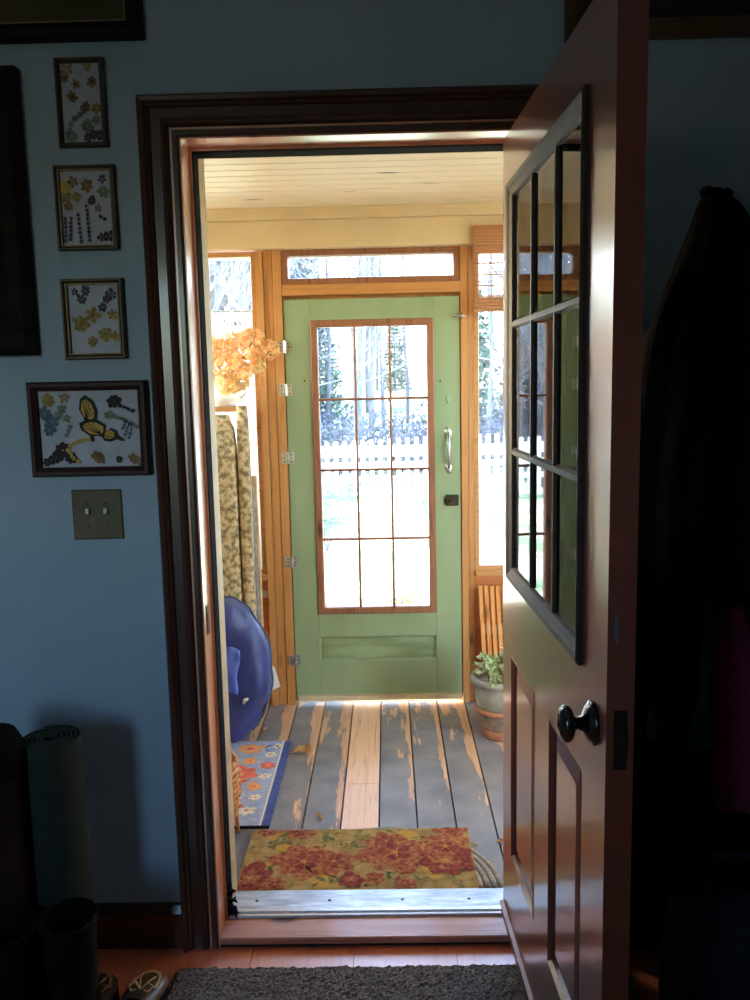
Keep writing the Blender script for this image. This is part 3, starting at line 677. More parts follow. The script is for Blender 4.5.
for i in range(60):
    a = rnd.uniform(0, 2*PI); r1 = rnd.uniform(.03, .145); h = rnd.uniform(.03, .12); b0 = rnd.uniform(.0, .06)
    p0 = Vector((b0*math.cos(a), b0*math.sin(a), 0)); p2 = Vector((r1*math.cos(a), r1*math.sin(a), h-(.02 if r1 > .12 else 0))); p1 = (p0+p2)/2+Vector((0, 0, .03))
    stems.tube([p0, p1, p2], [.003, .0025, .0015], 5)
    for k in range(9):
        t_ = .35+.65*k/8; p = p0.lerp(p2, t_)+Vector((0, 0, .03*math.sin(PI*t_))); d = Vector((rnd.uniform(-1, 1), rnd.uniform(-1, 1), rnd.uniform(-.2, 1))).normalized(); s_ = rnd.uniform(.016, .032)
        sd = d.orthogonal().normalized()*s_*.38; nrm = d.cross(sd).normalized()*s_*.12
        leaves.add([p, p+d*s_*.4+sd+nrm, p+d*s_, p+d*s_*.4-sd+nrm, p+d*s_*.5-nrm], [(0, 1, 4), (1, 2, 4), (2, 3, 4), (3, 0, 4)])
    if i % 4 == 0:
        for k in range(5):
            an = 2*PI*k/5; c = p2+Vector((0, 0, .01)); e = Vector((math.cos(an), math.sin(an), .3))*.013
            flw.add([c, c+e+Vector((-e.y, e.x, 0))*.4, c+e*1.3, c+e-Vector((-e.y, e.x, 0))*.4], [(0, 1, 2, 3)])
for i in range(3):
    a = 2.6+i*.5; stems.tube([(0, 0, 0), (.07*math.cos(a), .07*math.sin(a)-.02, .05), (.15*math.cos(a), .13*math.sin(a), .07+.01*i)], [.0022, .0018, .001], 5, mi=0)
stems.build('stem', noisy('reddish_stems', srgb(130, 84, 50), srgb(160, 110, 66), 30), plt)
leaves.build('foliage', translucent('grey_green_leaf', srgb(140, 160, 104), srgb(196, 206, 160), 20, .35), plt)
flw.build('blossom', translucent('white_petals', srgb(230, 214, 196), srgb(244, 232, 220), 20, .3), plt)

# trellis behind the pot
tr = thing('wooden_trellis', 'slatted honey coloured wooden rack leaning on the wall behind the plant pot', 'trellis', (0, 0, 0))
tw = wood('trellis_slat_wood', srgb(186, 112, 50), srgb(214, 144, 76), srgb(200, 128, 62), rough=.5)
for k in range(17):
    xa = .425+k*.0275; MB().prism([(xa, 1.800, .60), (xa+.0185, 1.800, .60), (xa+.0185, 1.812, .60), (xa, 1.812, .60)], (.030, -.03, -.598)).build('slat', tw, tr)
for z in (.545, .455, .335, .24): MB().box(.43, .88, 1.802-(.6-z)*.05-.004+.014, 1.812-(.6-z)*.05-.004+.014, z-.006, z+.006).build('crossbar', M['pine_h'], tr)
wp = MB().box(.46, .80, 1.835, 1.870, .345, .395).build('light_gap_board', plain('light_gap_white', srgb(226, 222, 210), .6)); tag(wp, 'short white board standing in for light at a wall gap behind the wooden rack', 'board')  # light at a low wall gap, put in as a white board

# ------------------------------------------------------------------ blue canvas bag
blue = noisy('royal_blue_nylon', srgb(34, 44, 100), srgb(46, 58, 124), 3, rough=.42, bump=.15, bscale=60, sheen=.2)
bag = thing('canvas_bag', 'large round royal blue nylon folding bag leaning in the left corner of the porch', 'bag', (-.735, 1.40, .008))
q = MB(); nu, nv = 48, 30; RXb, RZb, RYb = .205, .325, .10
def bagp(u, v_):
    # u angle round the rim, v from front (-1) to back (+1)
    a = u; rr_ = math.cos(v_*PI/2)**.55
    x = RXb*math.cos(a)*rr_; z = RZb*math.sin(a)*rr_+RZb; y = RYb*math.sin(v_*PI/2)
    if z < .05: x *= .80+4*z
    p = Vector((x, y, z)); w_ = noise.noise(Vector((x*6, y*4, z*3.2))*1.3)*.085+abs(noise.noise(Vector((x*13+3, y*4, z*5+1))))*.075+abs(noise.noise(Vector((x*5+z*7+3, 4, z*9-x*9+1))))*.05
    y -= w_*(1-abs(v_))*1.0*(1 if v_ < 0 else -1)*rr_
    x += .006*noise.noise(Vector((x*9, 2, z*9)))
    return (x, y, z)
for j in range(nv+1):
    v_ = -1+2*j/nv
    for i in range(nu): q.v.append(bagp(2*PI*i/nu, v_*.999))
for j in range(nv):
    for i in range(nu): q.f.append((j*nu+i, j*nu+(i+1) % nu, (j+1)*nu+(i+1) % nu, (j+1)*nu+i)); q.m.append(0)
q.f += [tuple(range(nu)), tuple(nv*nu+i for i in range(nu))]; q.m += [0, 0]
q.build('shell', blue, bag, smooth=True, subdiv=1)
q = MB(); q.tube([Vector(bagp(2*PI*i/72, 0))*1.0+Vector((.003*math.cos(2*PI*i/72), 0, .003*math.sin(2*PI*i/72))) for i in range(73)], .0032, 6)
q.build('piping', plain('teal_piping', srgb(52, 92, 126), .5), bag, smooth=True)['label'] = 'thin teal piping round the rim'
q = MB(); vs = []
for j in range(9):
    for i in range(9):
        x = -.03+.12*i/8-.02*j/8; z = .46-.20*j/8; vs.append((x+.004*math.sin(j*1.1), -.112-.006*math.sin(i*1.5+j*.7)-.004*math.cos(j*1.3), z-.012*math.sin(i*.9)))
q.add(vs, [(j*9+i, j*9+i+1, (j+1)*9+i+1, (j+1)*9+i) for j in range(8) for i in range(8)])
q.build('pocket_flap', noisy('light_blue_nylon', srgb(76, 96, 190), srgb(96, 118, 206), 6, rough=.35), bag, smooth=True, solid=.004)
q = MB(); q.tube([(.095, -.105, .215), (.105, -.112, .232), (.118, -.110, .238)], [.006, .009, .005], 8); q.build('toggle', plain('white_toggle', srgb(226, 226, 222), .4), bag, smooth=True)['label'] = 'small white toggle'
# white paper sticking out behind the bag
q = MB(); q.prism([(-.56, 1.60, .165), (-.520, 1.60, .185), (-.545, 1.60, .275), (-.56, 1.60, .285)], (0, .01, 0)); q.prism([(-.72, 1.612, .0), (-.66, 1.612, .0), (-.565, 1.612, .20), (-.57, 1.612, .28)], (0, .012, 0))
o = q.build('cardboard_sheet', plain('white_card', srgb(230, 224, 216), .7)); tag(o, 'torn white card wedged behind the blue bag against the pine post', 'card')
# silver tape on the cedar boards
tp = MB().box(-.642, -.600, FT+.0125, FT+.0148, .545, .580).build('tape_strip', plain('pale_grey_tape', srgb(206, 200, 188), .4)); tag(tp, 'strip of pale tape stuck on the orange boards beside the left pine post', 'tape')

# ------------------------------------------------------------------ floral cushions standing on end
m, nt, b_ = new_mat('floral_print_fabric')
mp = coords(nt, (1, 1, 1)); v1 = nt.nodes.new('ShaderNodeTexVoronoi'); v1.inputs['Scale'].default_value = 26; nt.links.new(mp.outputs[0], v1.inputs['Vector'])
dn = nt.nodes.new('ShaderNodeTexNoise'); dn.inputs['Scale'].default_value = 40; dn.inputs['Detail'].default_value = 5; nt.links.new(mp.outputs[0], dn.inputs['Vector'])
r1 = ramp(nt, [(.34, srgb(104, 92, 62)), (.45, srgb(142, 122, 84)), (.53, srgb(186, 160, 118)), (.64, srgb(202, 178, 138)), (.72, srgb(160, 106, 66))]); nt.links.new(dn.outputs['Fac'], r1.inputs[0])
nt.links.new(r1.outputs[0], b_.inputs['Base Color']); b_.inputs['Roughness'].default_value = .9
M['floral'] = m
def cushion(x0, x1, y0, y1, z0, z1, name, mat, label, lean=0):
    q = MB(); q.box(x0, x1, y0, y1, z0, z1); cz = 14
    # grid-like rounded pad
    q = MB(); n = 10; xs_ = [x0+(x1-x0)*i/4 for i in range(5)]; k = 16
    ring = []
    for i in range(k+1):
        z = z0+(z1-z0)*i/k; e = 1-.28*(abs(2*i/k-1)**10); w_ = 1+.10*math.sin(i*PI/2)*.5
        c = ((x0+x1)/2+lean*(z-z0), (y0+y1)/2)
        hx, hy = (x1-x0)/2*e, (y1-y0)/2*e*w_
        for a in range(20):
            t_ = 2*PI*a/20; cx, cy = math.cos(t_), math.sin(t_)
            q.v.append((c[0]+hx*abs(cx)**.35*(1 if cx > 0 else -1), c[1]+hy*abs(cy)**.5*(1 if cy > 0 else -1), z))
    for i in range(k):
        for a in range(20): q.f.append((i*20+a, i*20+(a+1) % 20, (i+1)*20+(a+1) % 20, (i+1)*20+a)); q.m.append(0)
    q.f += [tuple(range(20)), tuple(k*20+a for a in range(20))]; q.m += [0, 0]
    o = q.build(name, mat, smooth=True); 
    return tag(o, label, 'cushion')
cushion(-.90, -.668, 1.50, 1.60, .45, 1.452, 'lounger_cushion', M['floral'], 'greenish brown floral lounger pad standing upright against the left side of the porch')
# ------------------------------------------------------------------ support cabinet, vase, hydrangea
cb = thing('storage_cabinet', 'pale wooden cabinet tucked behind the left door jamb under the floral cushions', 'cabinet', (-1.12, 1.52, 0))
MB().box(-.17, .17, -.09, .09, 0, .44).build('body', M['ceil'], cb, bevel=.003)
MB().chamfer_box(-.15, .15, -.102, -.09, .05, .41, .004).build('door', M['ceil'], cb)

# folded patio chair
M['sling'] = noisy('tan_sling_fabric', srgb(176, 146, 104), srgb(206, 178, 136), 30, rough=.9)
fc = thing('folded_patio_chair', 'folded patio chair with grey strap and tan sling leaning under the left window', 'chair', (0, 0, 0))
A = lambda px, py, y: at(px, py, y)
def strip(name, left, right, y, mat, th=.02):
    pts = [A(p[0], p[1], y) for p in left]+[A(p[0], p[1], y) for p in right[::-1]]
    return MB().prism(pts, (0, th, 0)).build(name, mat, fc, bevel=.004)
strip('strap', [(243, 477), (246, 500), (247, 560), (249, 700)], [(251, 478), (253, 500), (256, 560), (262, 700)], 1.66, noisy('grey_denim', srgb(104, 110, 124), srgb(130, 136, 150), 40, rough=.85))
strip('sling', [(248, 476), (251, 500), (254, 560), (257, 700)], [(256, 476), (257, 500), (260, 560), (266, 700)], 1.69, M['sling'], .03)
strip('armrest', [(239, 507), (240, 519)], [(251, 505), (248, 512)], 1.62, noisy('weathered_teak', srgb(150, 128, 104), srgb(180, 160, 134), 30, (1, 1, 6), rough=.7), .03)
MB().tube([A(251, 512, 1.645), A(247, 560, 1.645), A(245, 640, 1.645), A(244, 718, 1.645)], .006, 8).build('leg', plain('ivory_tube', srgb(222, 216, 200), .4), fc, smooth=True)
MB().tube([A(246, 500, 1.735), A(258, 709, 1.735)], .008, 8).build('leg', plain('grey_tube', srgb(140, 142, 146), .35, .7), fc, smooth=True)
# second, longer pad with bright fold
cushion(-.664, -.612, 1.52, 1.60, .02, 1.49, 'lounger_cushion', M['floral'], 'thin floral pad on edge, nearest the window, behind the blue bag', 0)

sh = MB().box(-1.69, -.675, 1.62, 1.82, 1.462, 1.484).build('window_shelf', M['pine_h'], bevel=.002)
tag(sh, 'narrow pine shelf across the left porch window carrying dried flowers', 'shelf')
vs_ = thing('flower_jug', 'squat white jug holding the dried hydrangeas', 'jug', (-.745, 1.70, 1.484))
wj = plain('white_glaze', srgb(236, 232, 222), .25, coat=.4)
MB().lathe([(0, 0), (.052, 0), (.058, .006), (.078, .03), (.082, .05), (.070, .078), (.056, .096), (.060, .108), (.056, .108), (.05, .096), (.04, .05), (0, .02)], 32).build('body', wj, vs_, smooth=True)
MB().tube([(.054, 0, .095), (.095, 0, .090), (.105, 0, .06), (.080, 0, .035)], .007, 8).build('handle', wj, vs_, smooth=True)
hy = thing('dried_hydrangea', 'bunch of dried tan hydrangea heads glowing in sun at the left window', 'flowers', (-.745, 1.70, 1.56))
stm = MB(); stemm = noisy('dry_stem', srgb(120, 92, 58), srgb(150, 118, 78), 30)
hydm = [translucent('hydrangea_orange', srgb(232, 182, 122), srgb(246, 216, 166), 25, .6), translucent('hydrangea_straw', srgb(230, 200, 140), srgb(246, 226, 180), 25, .6)]
rnd = random.Random(9)
heads = [((218, 365), 1.62, .075, 0), ((233, 347), 1.64, .070, 0), ((252, 342), 1.60, .062, 0), ((242, 366), 1.56, .066, 0), ((226, 384), 1.60, .055, 1), ((271, 350), 1.58, .042, 0), ((257, 366), 1.58, .036, 1), ((240, 382), 1.62, .042, 1), ((210, 350), 1.66, .06, 1)]
for (px, py), y, r, mi in heads:
    c = at(px, py, y); lc = c-Vector(hy.location); q = MB()
    for i in range(int(150*(r/.06)**1.4)):
        d = Vector((rnd.gauss(0, 1), rnd.gauss(0, 1), rnd.gauss(0, 1))).normalized(); p = lc+d*r*rnd.uniform(.72, 1.02)
        nrm = (d+Vector((rnd.uniform(-.7, .7), rnd.uniform(-.7, .7), rnd.uniform(-.7, .7)))).normalized(); a = nrm.orthogonal().normalized(); b = nrm.cross(a); s_ = rnd.uniform(.008, .0125); ph = rnd.uniform(0, 6)
        for k in range(4):
            an = ph+k*PI/2; e = a*math.cos(an)+b*math.sin(an); f_ = a*-math.sin(an)+b*math.cos(an)
            q.add([p, p+e*s_*.7+f_*s_*.5+nrm*s_*.25, p+e*s_*1.25+nrm*s_*.1, p+e*s_*.7-f_*s_*.5+nrm*s_*.25], [(0, 1, 2, 3)])
    q.build('flower_head', hydm[mi], hy)
    stm.tube([(0, 0, -.02), (lc.x*.3, lc.y*.3, .03), lc], [.003, .0028, .0022], 6)
stm.build('stem', stemm, hy)
# cafe curtain
cu = thing('cafe_curtain', 'thin white half curtain with faint flowers across the left porch window, blown out by sun', 'curtain', (0, 0, 0))
m, nt, b_ = new_mat('sheer_white_curtain')
mp = coords(nt); n = nt.nodes.new('ShaderNodeTexNoise'); n.inputs['Scale'].default_value = 26; n.inputs['Detail'].default_value = 3; nt.links.new(mp.outputs[0], n.inputs['Vector'])
r = ramp(nt, [(.30, srgb(160, 130, 120)), (.36, srgb(244, 240, 232)), (.66, srgb(246, 244, 238)), (.71, srgb(196, 182, 120))]); nt.links.new(n.outputs['Fac'], r.inputs[0])
nt.links.new(r.outputs[0], b_.inputs['Base Color']); b_.inputs['Roughness'].default_value = .9
t_ = nt.nodes.new('ShaderNodeBsdfTranslucent'); nt.links.new(r.outputs[0], t_.inputs[0]); x_ = nt.nodes.new('ShaderNodeMixShader'); x_.inputs[0].default_value = .75
nt.links.new(b_.outputs[0], x_.inputs[1]); nt.links.new(t_.outputs[0], x_.inputs[2]); nt.links.new(x_.outputs[0], nt.nodes['Material Output'].inputs[0])
q = MB(); n_ = 170
for j in range(2):
    for i in range(n_+1):
        x = -1.69+(1.088)*i/n_; q.v.append((x, 1.868+.009*math.sin(i*.9)+.004*math.sin(i*.37), (1.925, .672)[j]))
for i in range(n_): q.f.append((i, i+1, n_+2+i, n_+1+i)); q.m.append(0)
q.build('cloth', m, cu, smooth=True, solid=.0015)
MB().tube([(-1.69, 1.868, 1.925), (-.602, 1.868, 1.925)], .004, 8).build('rod', M['silver'], cu)

# ------------------------------------------------------------------ interior: pictures
art_paper = noisy('pressed_paper', srgb(168, 172, 186), srgb(180, 184, 198), 20, rough=.7)
F_ol = noisy('pressed_olive', srgb(128, 112, 52), srgb(160, 142, 78), 60, rough=.8)
F_br = noisy('pressed_brown', srgb(110, 84, 54), srgb(140, 112, 76), 60, rough=.8)
F_pu = noisy('pressed_purple', srgb(58, 48, 70), srgb(84, 74, 96), 60, rough=.8)
F_gr = noisy('pressed_grey_green', srgb(98, 110, 92), srgb(128, 138, 116), 60, rough=.8)
F_bl = noisy('pressed_blue', srgb(60, 86, 104), srgb(84, 108, 124), 60, rough=.8)
F_ye = noisy('wing_yellow', srgb(184, 148, 62), srgb(204, 170, 84), 60, rough=.8)
F_dk = noisy('wing_dark', srgb(36, 28, 24), srgb(52, 42, 36), 60, rough=.8)
def fpart(parent, cx, cz, r, n, mat, rnd, y, sy=1, core=None):
    q = MB(); flower(q, 0, 0, r, 0, n, 0, 1 if core else None, rnd, rnd.uniform(0, 6), sy)
    q.v = [(cx+v[0], y-v[2], cz+v[1]) for v in q.v]
    o = q.build('pressed_flower', [mat, core or mat], parent)
def sprig(parent, pts, mat, rnd, y, r=.006, step=.012):
    """stem with small florets along it"""
    q = MB(); P_ = [Vector((p[0], y-.001, p[1])) for p in pts]; q.tube(P_, .0008, 5)
    for a, b in zip(P_, P_[1:]):
        k = max(1, int((b-a).length/step))
        for i in range(k):
            c = a.lerp(b, (i+.5)/k); q.poly([(c.x+r*math.cos(t)*rnd.uniform(.6, 1.3), y-.0015, c.z+r*math.sin(t)*rnd.uniform(.6, 1.3)) for t in [2*PI*j/7 for j in range(7)]])
    q.build('pressed_sprig', mat, parent)
def picture(name, label, x0, x1, z0, z1, fw, fd, fmat, inner=None, tilt=0, paper=art_paper, glass_=True):
    cx, cz = (x0+x1)/2, (z0+z1)/2
    f = thing(name, label, 'picture frame', (cx, YI-.001, cz)); f.rotation_euler = (0, tilt, 0)
    hx, hz = (x1-x0)/2, (z1-z0)/2
    MB().frame(-hx, hx, -hz, hz, [(0, 0), (0, -fd*.7), (fw*.2, -fd), (fw*.55, -fd), (fw*.7, -fd*.8), (fw, -fd*.6), (fw, 0)]).build('moulding', fmat, f)
    if inner: MB().frame(-hx+fw, hx-fw, -hz+fw, hz-fw, [(0, -fd*.4), (0, -fd*.72), (.003, -fd*.72), (.0035, -fd*.4)]).build('fillet', inner, f)
    MB().box(-hx+fw*.8, hx-fw*.8, -.004, -.001, -hz+fw*.8, hz-fw*.8).build('paper', paper, f)
    return f, hx-fw, hz-fw
fr_br = noisy('dark_bronze_frame', srgb(52, 40, 34), srgb(68, 52, 44), 20, rough=.5)
fr_go = noisy('antique_gold_frame', srgb(62, 52, 34), srgb(82, 68, 44), 20, rough=.5, metal=.1)
gold = noisy('gold_fillet', srgb(120, 100, 62), srgb(140, 118, 76), 30, rough=.5, metal=.2)
Y0 = -.0052
f, hx, hz = picture('flower_picture', 'top small upright frame of pressed flowers, directly under the black framed painting', -.806, -.684, 2.175, 2.387, .012, .018, fr_br)
rnd = random.Random(1)
for x, z, r, m_ in ((-.032, .078, .018, F_ol), (-.038, .058, .012, F_br), (.020, .085, .012, F_ol), (-.012, .045, .013, F_br), (.030, .050, .013, F_br), (-.022, .015, .014, F_br), (.010, -.008, .012, F_br), (.038, -.012, .014, F_ol), (.034, -.040, .012, F_gr), (.012, -.055, .016, F_gr), (.026, -.075, .012, F_pu), (.042, -.078, .012, F_pu), (-.030, -.078, .016, F_gr), (.012, -.082, .012, F_pu)):
    fpart(f, x, z, r, rnd.choice((5, 6, 8)), m_, rnd, Y0, core=F_dk if m_ in (F_br,) else None); Y0 -= .0001
sprig(f, [(.008, -.012), (-.010, -.030), (-.026, -.044), (-.034, -.070)], F_gr, rnd, -.007, .007)
f, hx, hz = picture('flower_picture', 'middle small upright frame of pressed yellow flowers and lavender sprigs in thin gold', -.826, -.672, 1.925, 2.133, .010, .018, fr_go, gold)
Y0 = -.0052
for x, z, r, m_ in ((-.030, .065, .014, F_br), (-.052, .052, .016, F_ye), (-.048, .028, .016, F_ol), (.004, .055, .018, F_br), (-.022, .028, .012, F_ol), (.044, .070, .012, F_pu), (.046, .040, .016, F_gr), (.014, .018, .012, F_pu), (-.045, .005, .012, F_br), (.030, .000, .010, F_br), (.055, -.070, .015, F_dk), (.036, -.072, .013, F_dk)):
    fpart(f, x, z, r, rnd.choice((5, 6, 7)), m_, rnd, Y0); Y0 -= .0001
for pts in ([(-.040, -.020), (-.046, -.080)], [(-.022, -.010), (-.018, -.088)], [(.000, .010), (.004, -.085)], [(-.055, -.02), (-.058, -.085)], [(.018, .03), (.006, .008)], [(.03, -.02), (.05, -.03)]):
    sprig(f, pts, F_pu, rnd, -.007, .005, .010)
f, hx, hz = picture('flower_picture', 'lowest small upright frame of pressed flowers in gold, just above the butterfly picture', -.827, -.668, 1.652, 1.855, .012, .020, fr_go, gold)
Y0 = -.0052
for x, z, r, m_ in ((-.046, .070, .010, F_pu), (-.018, .070, .014, F_pu), (-.030, .050, .014, F_pu), (.024, .030, .012, F_pu), (.050, .060, .013, F_pu), (.036, .050, .010, F_pu), (.048, .012, .015, F_ol), (-.005, .010, .022, F_ol), (-.032, -.010, .022, F_ol), (-.040, -.018, .012, F_br), (.026, -.038, .018, F_ol), (.052, -.045, .012, F_ol), (-.008, -.056, .015, F_ol), (-.05, -.002, .01, F_gr)):
    fpart(f, x, z, r, rnd.choice((5, 6)), m_, rnd, Y0, core=F_br if m_ is F_ol else None); Y0 -= .0001
sprig(f, [(.020, .030), (.040, .072), (.056, .074)], F_pu, rnd, -.007, .005)
fr_mh = noisy('mahogany_frame', srgb(46, 26, 24), srgb(60, 34, 30), 12, (1, 1, 1), rough=.55, spec=.3)
f, hx, hz = picture('butterfly_picture', 'wide dark wooden frame of two pressed butterflies with flowers above the switch plate', -.933, -.621, 1.349, 1.596, .024, .024, fr_mh)
Y0 = -.0052
def wing_set(parent, cx, cz, ang, s, y):
    q = MB(); T = Matrix.Translation((cx, y, cz)) @ Matrix.Rotation(ang, 4, 'Y')
    def pl(pts, mi, dy): q.poly([T @ Vector((p[0]*s, dy, p[1]*s)) for p in pts], mi)
    pl([(0, 0), (-.30, .38), (-.34, .78), (-.18, 1.0), (.16, .86), (.40, .52), (.46, .16), (.2, 0)], 1, 0)
    pl([(.02, .05), (-.22, .40), (-.24, .72), (-.10, .84), (.12, .72), (.30, .46), (.34, .18), (.18, .05)], 0, -.0006)
    pl([(0, 0), (.2, 0), (.50, -.06), (.58, -.30), (.46, -.48), (.52, -.74), (.40, -.76), (.30, -.52), (.08, -.42), (-.06, -.2)], 1, -.0002)
    pl([(.05, -.04), (.22, -.03), (.42, -.10), (.46, -.28), (.32, -.40), (.14, -.33), (.03, -.18)], 0, -.0008)
    for k in range(5):
        x, z = (-.20, -.08, .06, .18, .28)[k], (.74, .80, .72, .58, .40)[k]; pl([(.03, .04), (x-.012, z), (x+.022, z), (.06, .04)], 1, -.0012)
    for k in range(3):
        x, z = (.14, .28, .40)[k], (-.32, -.36, -.26)[k]; pl([(.05, -.02), (x-.01, z), (x+.02, z), (.08, -.02)], 1, -.0014)
    pl([(-.03, -.25), (.01, -.25), (.03, .1), (-.02, .12)], 1, -.0016)
    q.build('butterfly', [F_ye, F_dk], parent)
wing_set(f, -.012, .022, R2(14), .066, -.0075); wing_set(f, .030, -.020, R2(-48), .066, -.0085)
for x, z, r, m_ in ((-.106, .075, .018, F_ol), (-.062, .082, .016, F_ol), (-.118, .042, .018, F_bl), (-.100, .020, .020, F_bl), (-.108, -.002, .018, F_bl), (-.072, .052, .014, F_gr), (-.082, .035, .012, F_gr), (-.06, .03, .012, F_gr), (.018, -.075, .018, F_br), (.072, -.082, .010, F_dk), (.110, -.080, .014, F_br), (.124, -.086, .012, F_br), (.068, .070, .018, F_dk), (.052, .035, .012, F_gr), (-.075, -.055, .022, F_dk), (-.095, -.075, .018, F_dk), (-.055, -.075, .018, F_dk), (-.118, -.086, .012, F_dk)):
    fpart(f, x, z, r, rnd.choice((5, 6, 7)), m_, rnd, Y0); Y0 -= .0001
for pts, m_ in (([(.072, .066), (.098, .052), (.122, .044)], F_dk), ([(.058, .034), (.092, .022), (.128, .0)], F_gr), ([(.098, .02), (.084, -.004)], F_bl), ([(.112, .012), (.100, -.03)], F_bl), ([(.105, .015), (.090, -.02)], F_bl), ([(-.05, .012), (-.066, -.02)], F_gr), ([(-.060, -.045), (-.03, -.030), (.0, -.026)], F_ye), ([(-.065, -.05), (-.045, -.08), (-.03, -.088)], F_ye), ([(.008, -.06), (.03, -.09)], F_br)):
    sprig(f, pts, m_, rnd, -.007, .006 if m_ is not F_bl else .004, .009)
# black framed painting top left
paint = noisy('dim_landscape_canvas', srgb(62, 56, 38), srgb(80, 74, 54), 3, rough=.8, distort=1, spec=.15)
f, hx, hz = picture('framed_painting', 'black framed dim brown painting with thin gold line, top left of the wall', -1.22, -.58, 2.425, 2.725, .040, .03, noisy('black_frame', srgb(14, 12, 12), srgb(22, 19, 18), 12, rough=.6, spec=.2), gold, paper=paint)
MB().lathe([(0, -.01), (.07, -.01), (.08, -.005), (0, 0)], 16, T=Matrix.Translation((.06, 0, .04)) @ Matrix.Rotation(PI/2, 4, 'X'), sx=2, sy=.8).build('painted_form', noisy('painted_slate_blue', srgb(50, 60, 72), srgb(66, 74, 84), 6), f)
f, hx, hz = picture('ornate_frame', 'large ornate dark carved frame cut off at the left edge of the photo', -1.55, -.897, 1.665, 2.365, .095, .045, noisy('carved_dark_walnut', srgb(18, 14, 12), srgb(32, 26, 20), 22, rough=.7, bump=.5, bscale=60, spec=.15), gold, paper=noisy('dark_canvas', srgb(18, 17, 14), srgb(28, 26, 20), 5, rough=.7, spec=.15))
# switch plate
s = thing('switch_plate', 'square double toggle switch plate of dull brass under the butterfly picture', 'light switch', (-.773, YI, 1.245))
brass = noisy('dull_brass', srgb(92, 84, 66), srgb(106, 98, 76), 14, rough=.6, spec=.3)
MB().chamfer_box(-.067, .067, -.006, 0, -.067, .067, .004).build('plate', brass, s)
for x in (-.024, .024): MB().box(x-.005, x+.005, -.018, -.004, -.001, .014, T=Matrix.Rotation(-.25, 4, 'X')).build('toggle', plain('ivory_toggle', srgb(206, 200, 184), .3), s, bevel=.0015)
q = MB()
for x in (-.024, .024):
    for z in (-.03, .03): q.lathe([(.003, 0), (.002, .001), (0, .0012)], 8, T=Matrix.Translation((x, -.006, z)) @ Matrix.Rotation(PI/2, 4, 'X'))
q.build('screw', M['plate'], s)
# dark framed picture top right
f, hx, hz = picture('framed_picture', 'dark brown wooden frame cut off at the top right above the door', .452, 1.22, 2.394, 2.72, .045, .03, noisy('umber_frame', srgb(74, 48, 24), srgb(98, 64, 32), 12, rough=.4), paper=plain('dark_print', srgb(20, 16, 14), .5))

# ------------------------------------------------------------------ interior: coats
def drape(rings, n=40, folds=9, amp=.08, seed=0, sharp=1.0):
    """closed hanging cloth body from rings (cx, cy, z, rx, ry)"""
    q = MB(); rn_ = random.Random(seed); ph = [rn_.uniform(0, 6) for _ in range(4)]
    for i, (cx, cy, z, rx, ry) in enumerate(rings):
        g_ = i/(len(rings)-1)
        for a in range(n):
            t_ = 2*PI*a/n; w_ = 1+amp*min(1, g_*2.2+.15)*(math.sin(folds*t_+ph[0]+g_*1.2)*.6+math.sin((folds*.5)*t_+ph[1]-g_)*.5+.4*math.sin(folds*1.7*t_+ph[2]))
            q.v.append((cx+rx*math.cos(t_)*w_, cy+ry*math.sin(t_)*w_, z+.01*math.sin(3*t_+ph[3])*g_))
    for i in range(len(rings)-1):
        for a in range(n): q.f.append((i*n+a, i*n+(a+1) % n, (i+1)*n+(a+1) % n, (i+1)*n+a)); q.m.append(0)
    q.f += [tuple(range(n)), tuple((len(rings)-1)*n+a for a in range(n))]; q.m += [0, 0]
    return q
rk = thing('coat_rack', 'wall board of iron coat hooks hidden behind the hanging black coats', 'coat rack', (0, 0, 0))
MB().chamfer_box(.80, 1.30, .0, YI, 1.87, 1.95, .004).build('board', M['casing_h'], rk)
for x in (.79, 1.0, 1.18):
    MB().tube([(x, 0, 1.95), (x, -.05, 1.935), (x, -.075, 1.96), (x, -.072, 1.985)], .006, 8).build('hook', M['iron'], rk, smooth=True)
blk = noisy('black_wool', srgb(8, 9, 10), srgb(14, 15, 17), 30, rough=.95, bump=.3, bscale=120, spec=.1)
ct = thing('hanging_coat', 'long black wool coat hanging from its collar on a hook right of the red door', 'coat', (0, 0, 0))
cx = .775
body = [(cx-.030, -.20, 1.985, .020, .03), (cx-.015, -.20, 1.965, .045, .05), (cx-.005, -.20, 1.90, .072, .07), (cx-.005, -.20, 1.80, .115, .085), (cx-.005, -.20, 1.68, .160, .10), (cx+.015, -.20, 1.50, .20, .11), (cx+.03, -.20, 1.25, .215, .11), (cx+.03, -.20, 1.06, .225, .115)]
drape(body, 48, 9, .07, 3).build('body', blk, ct, smooth=True, subdiv=1)
q = MB()
for dx in (-.020, .0, .022): q.lathe([(0, -.016), (.012, -.012), (.015, 0), (.010, .008), (0, .011)], 14, T=Matrix.Translation((cx+dx-.022, -.20, 1.990-.012*abs(dx+.02)*10)), sx=1.15, sy=1.1)
q.build('collar', blk, ct, smooth=True)
for sx_, yy in ((-1, -.27), (1, -.27)):
    q = MB(); q.tube([(cx+sx_*.03, yy+.05, 1.86), (cx+sx_*.07, yy+.0, 1.70), (cx+sx_*.105, yy-.005, 1.45), (cx+sx_*.115, yy+.0, 1.20), (cx+sx_*.11, yy+.01, 1.06)], [.03, .052, .056, .050, .045], 16)
    q.build('sleeve', blk, ct, smooth=True, subdiv=1)
drk = noisy('charcoal_nylon', srgb(9, 10, 11), srgb(15, 16, 19), 20, rough=.8, spec=.15)
jk = thing('hanging_jacket', 'dark charcoal jacket hanging between the red door edge and the black coat', 'jacket', (0, 0, 0))
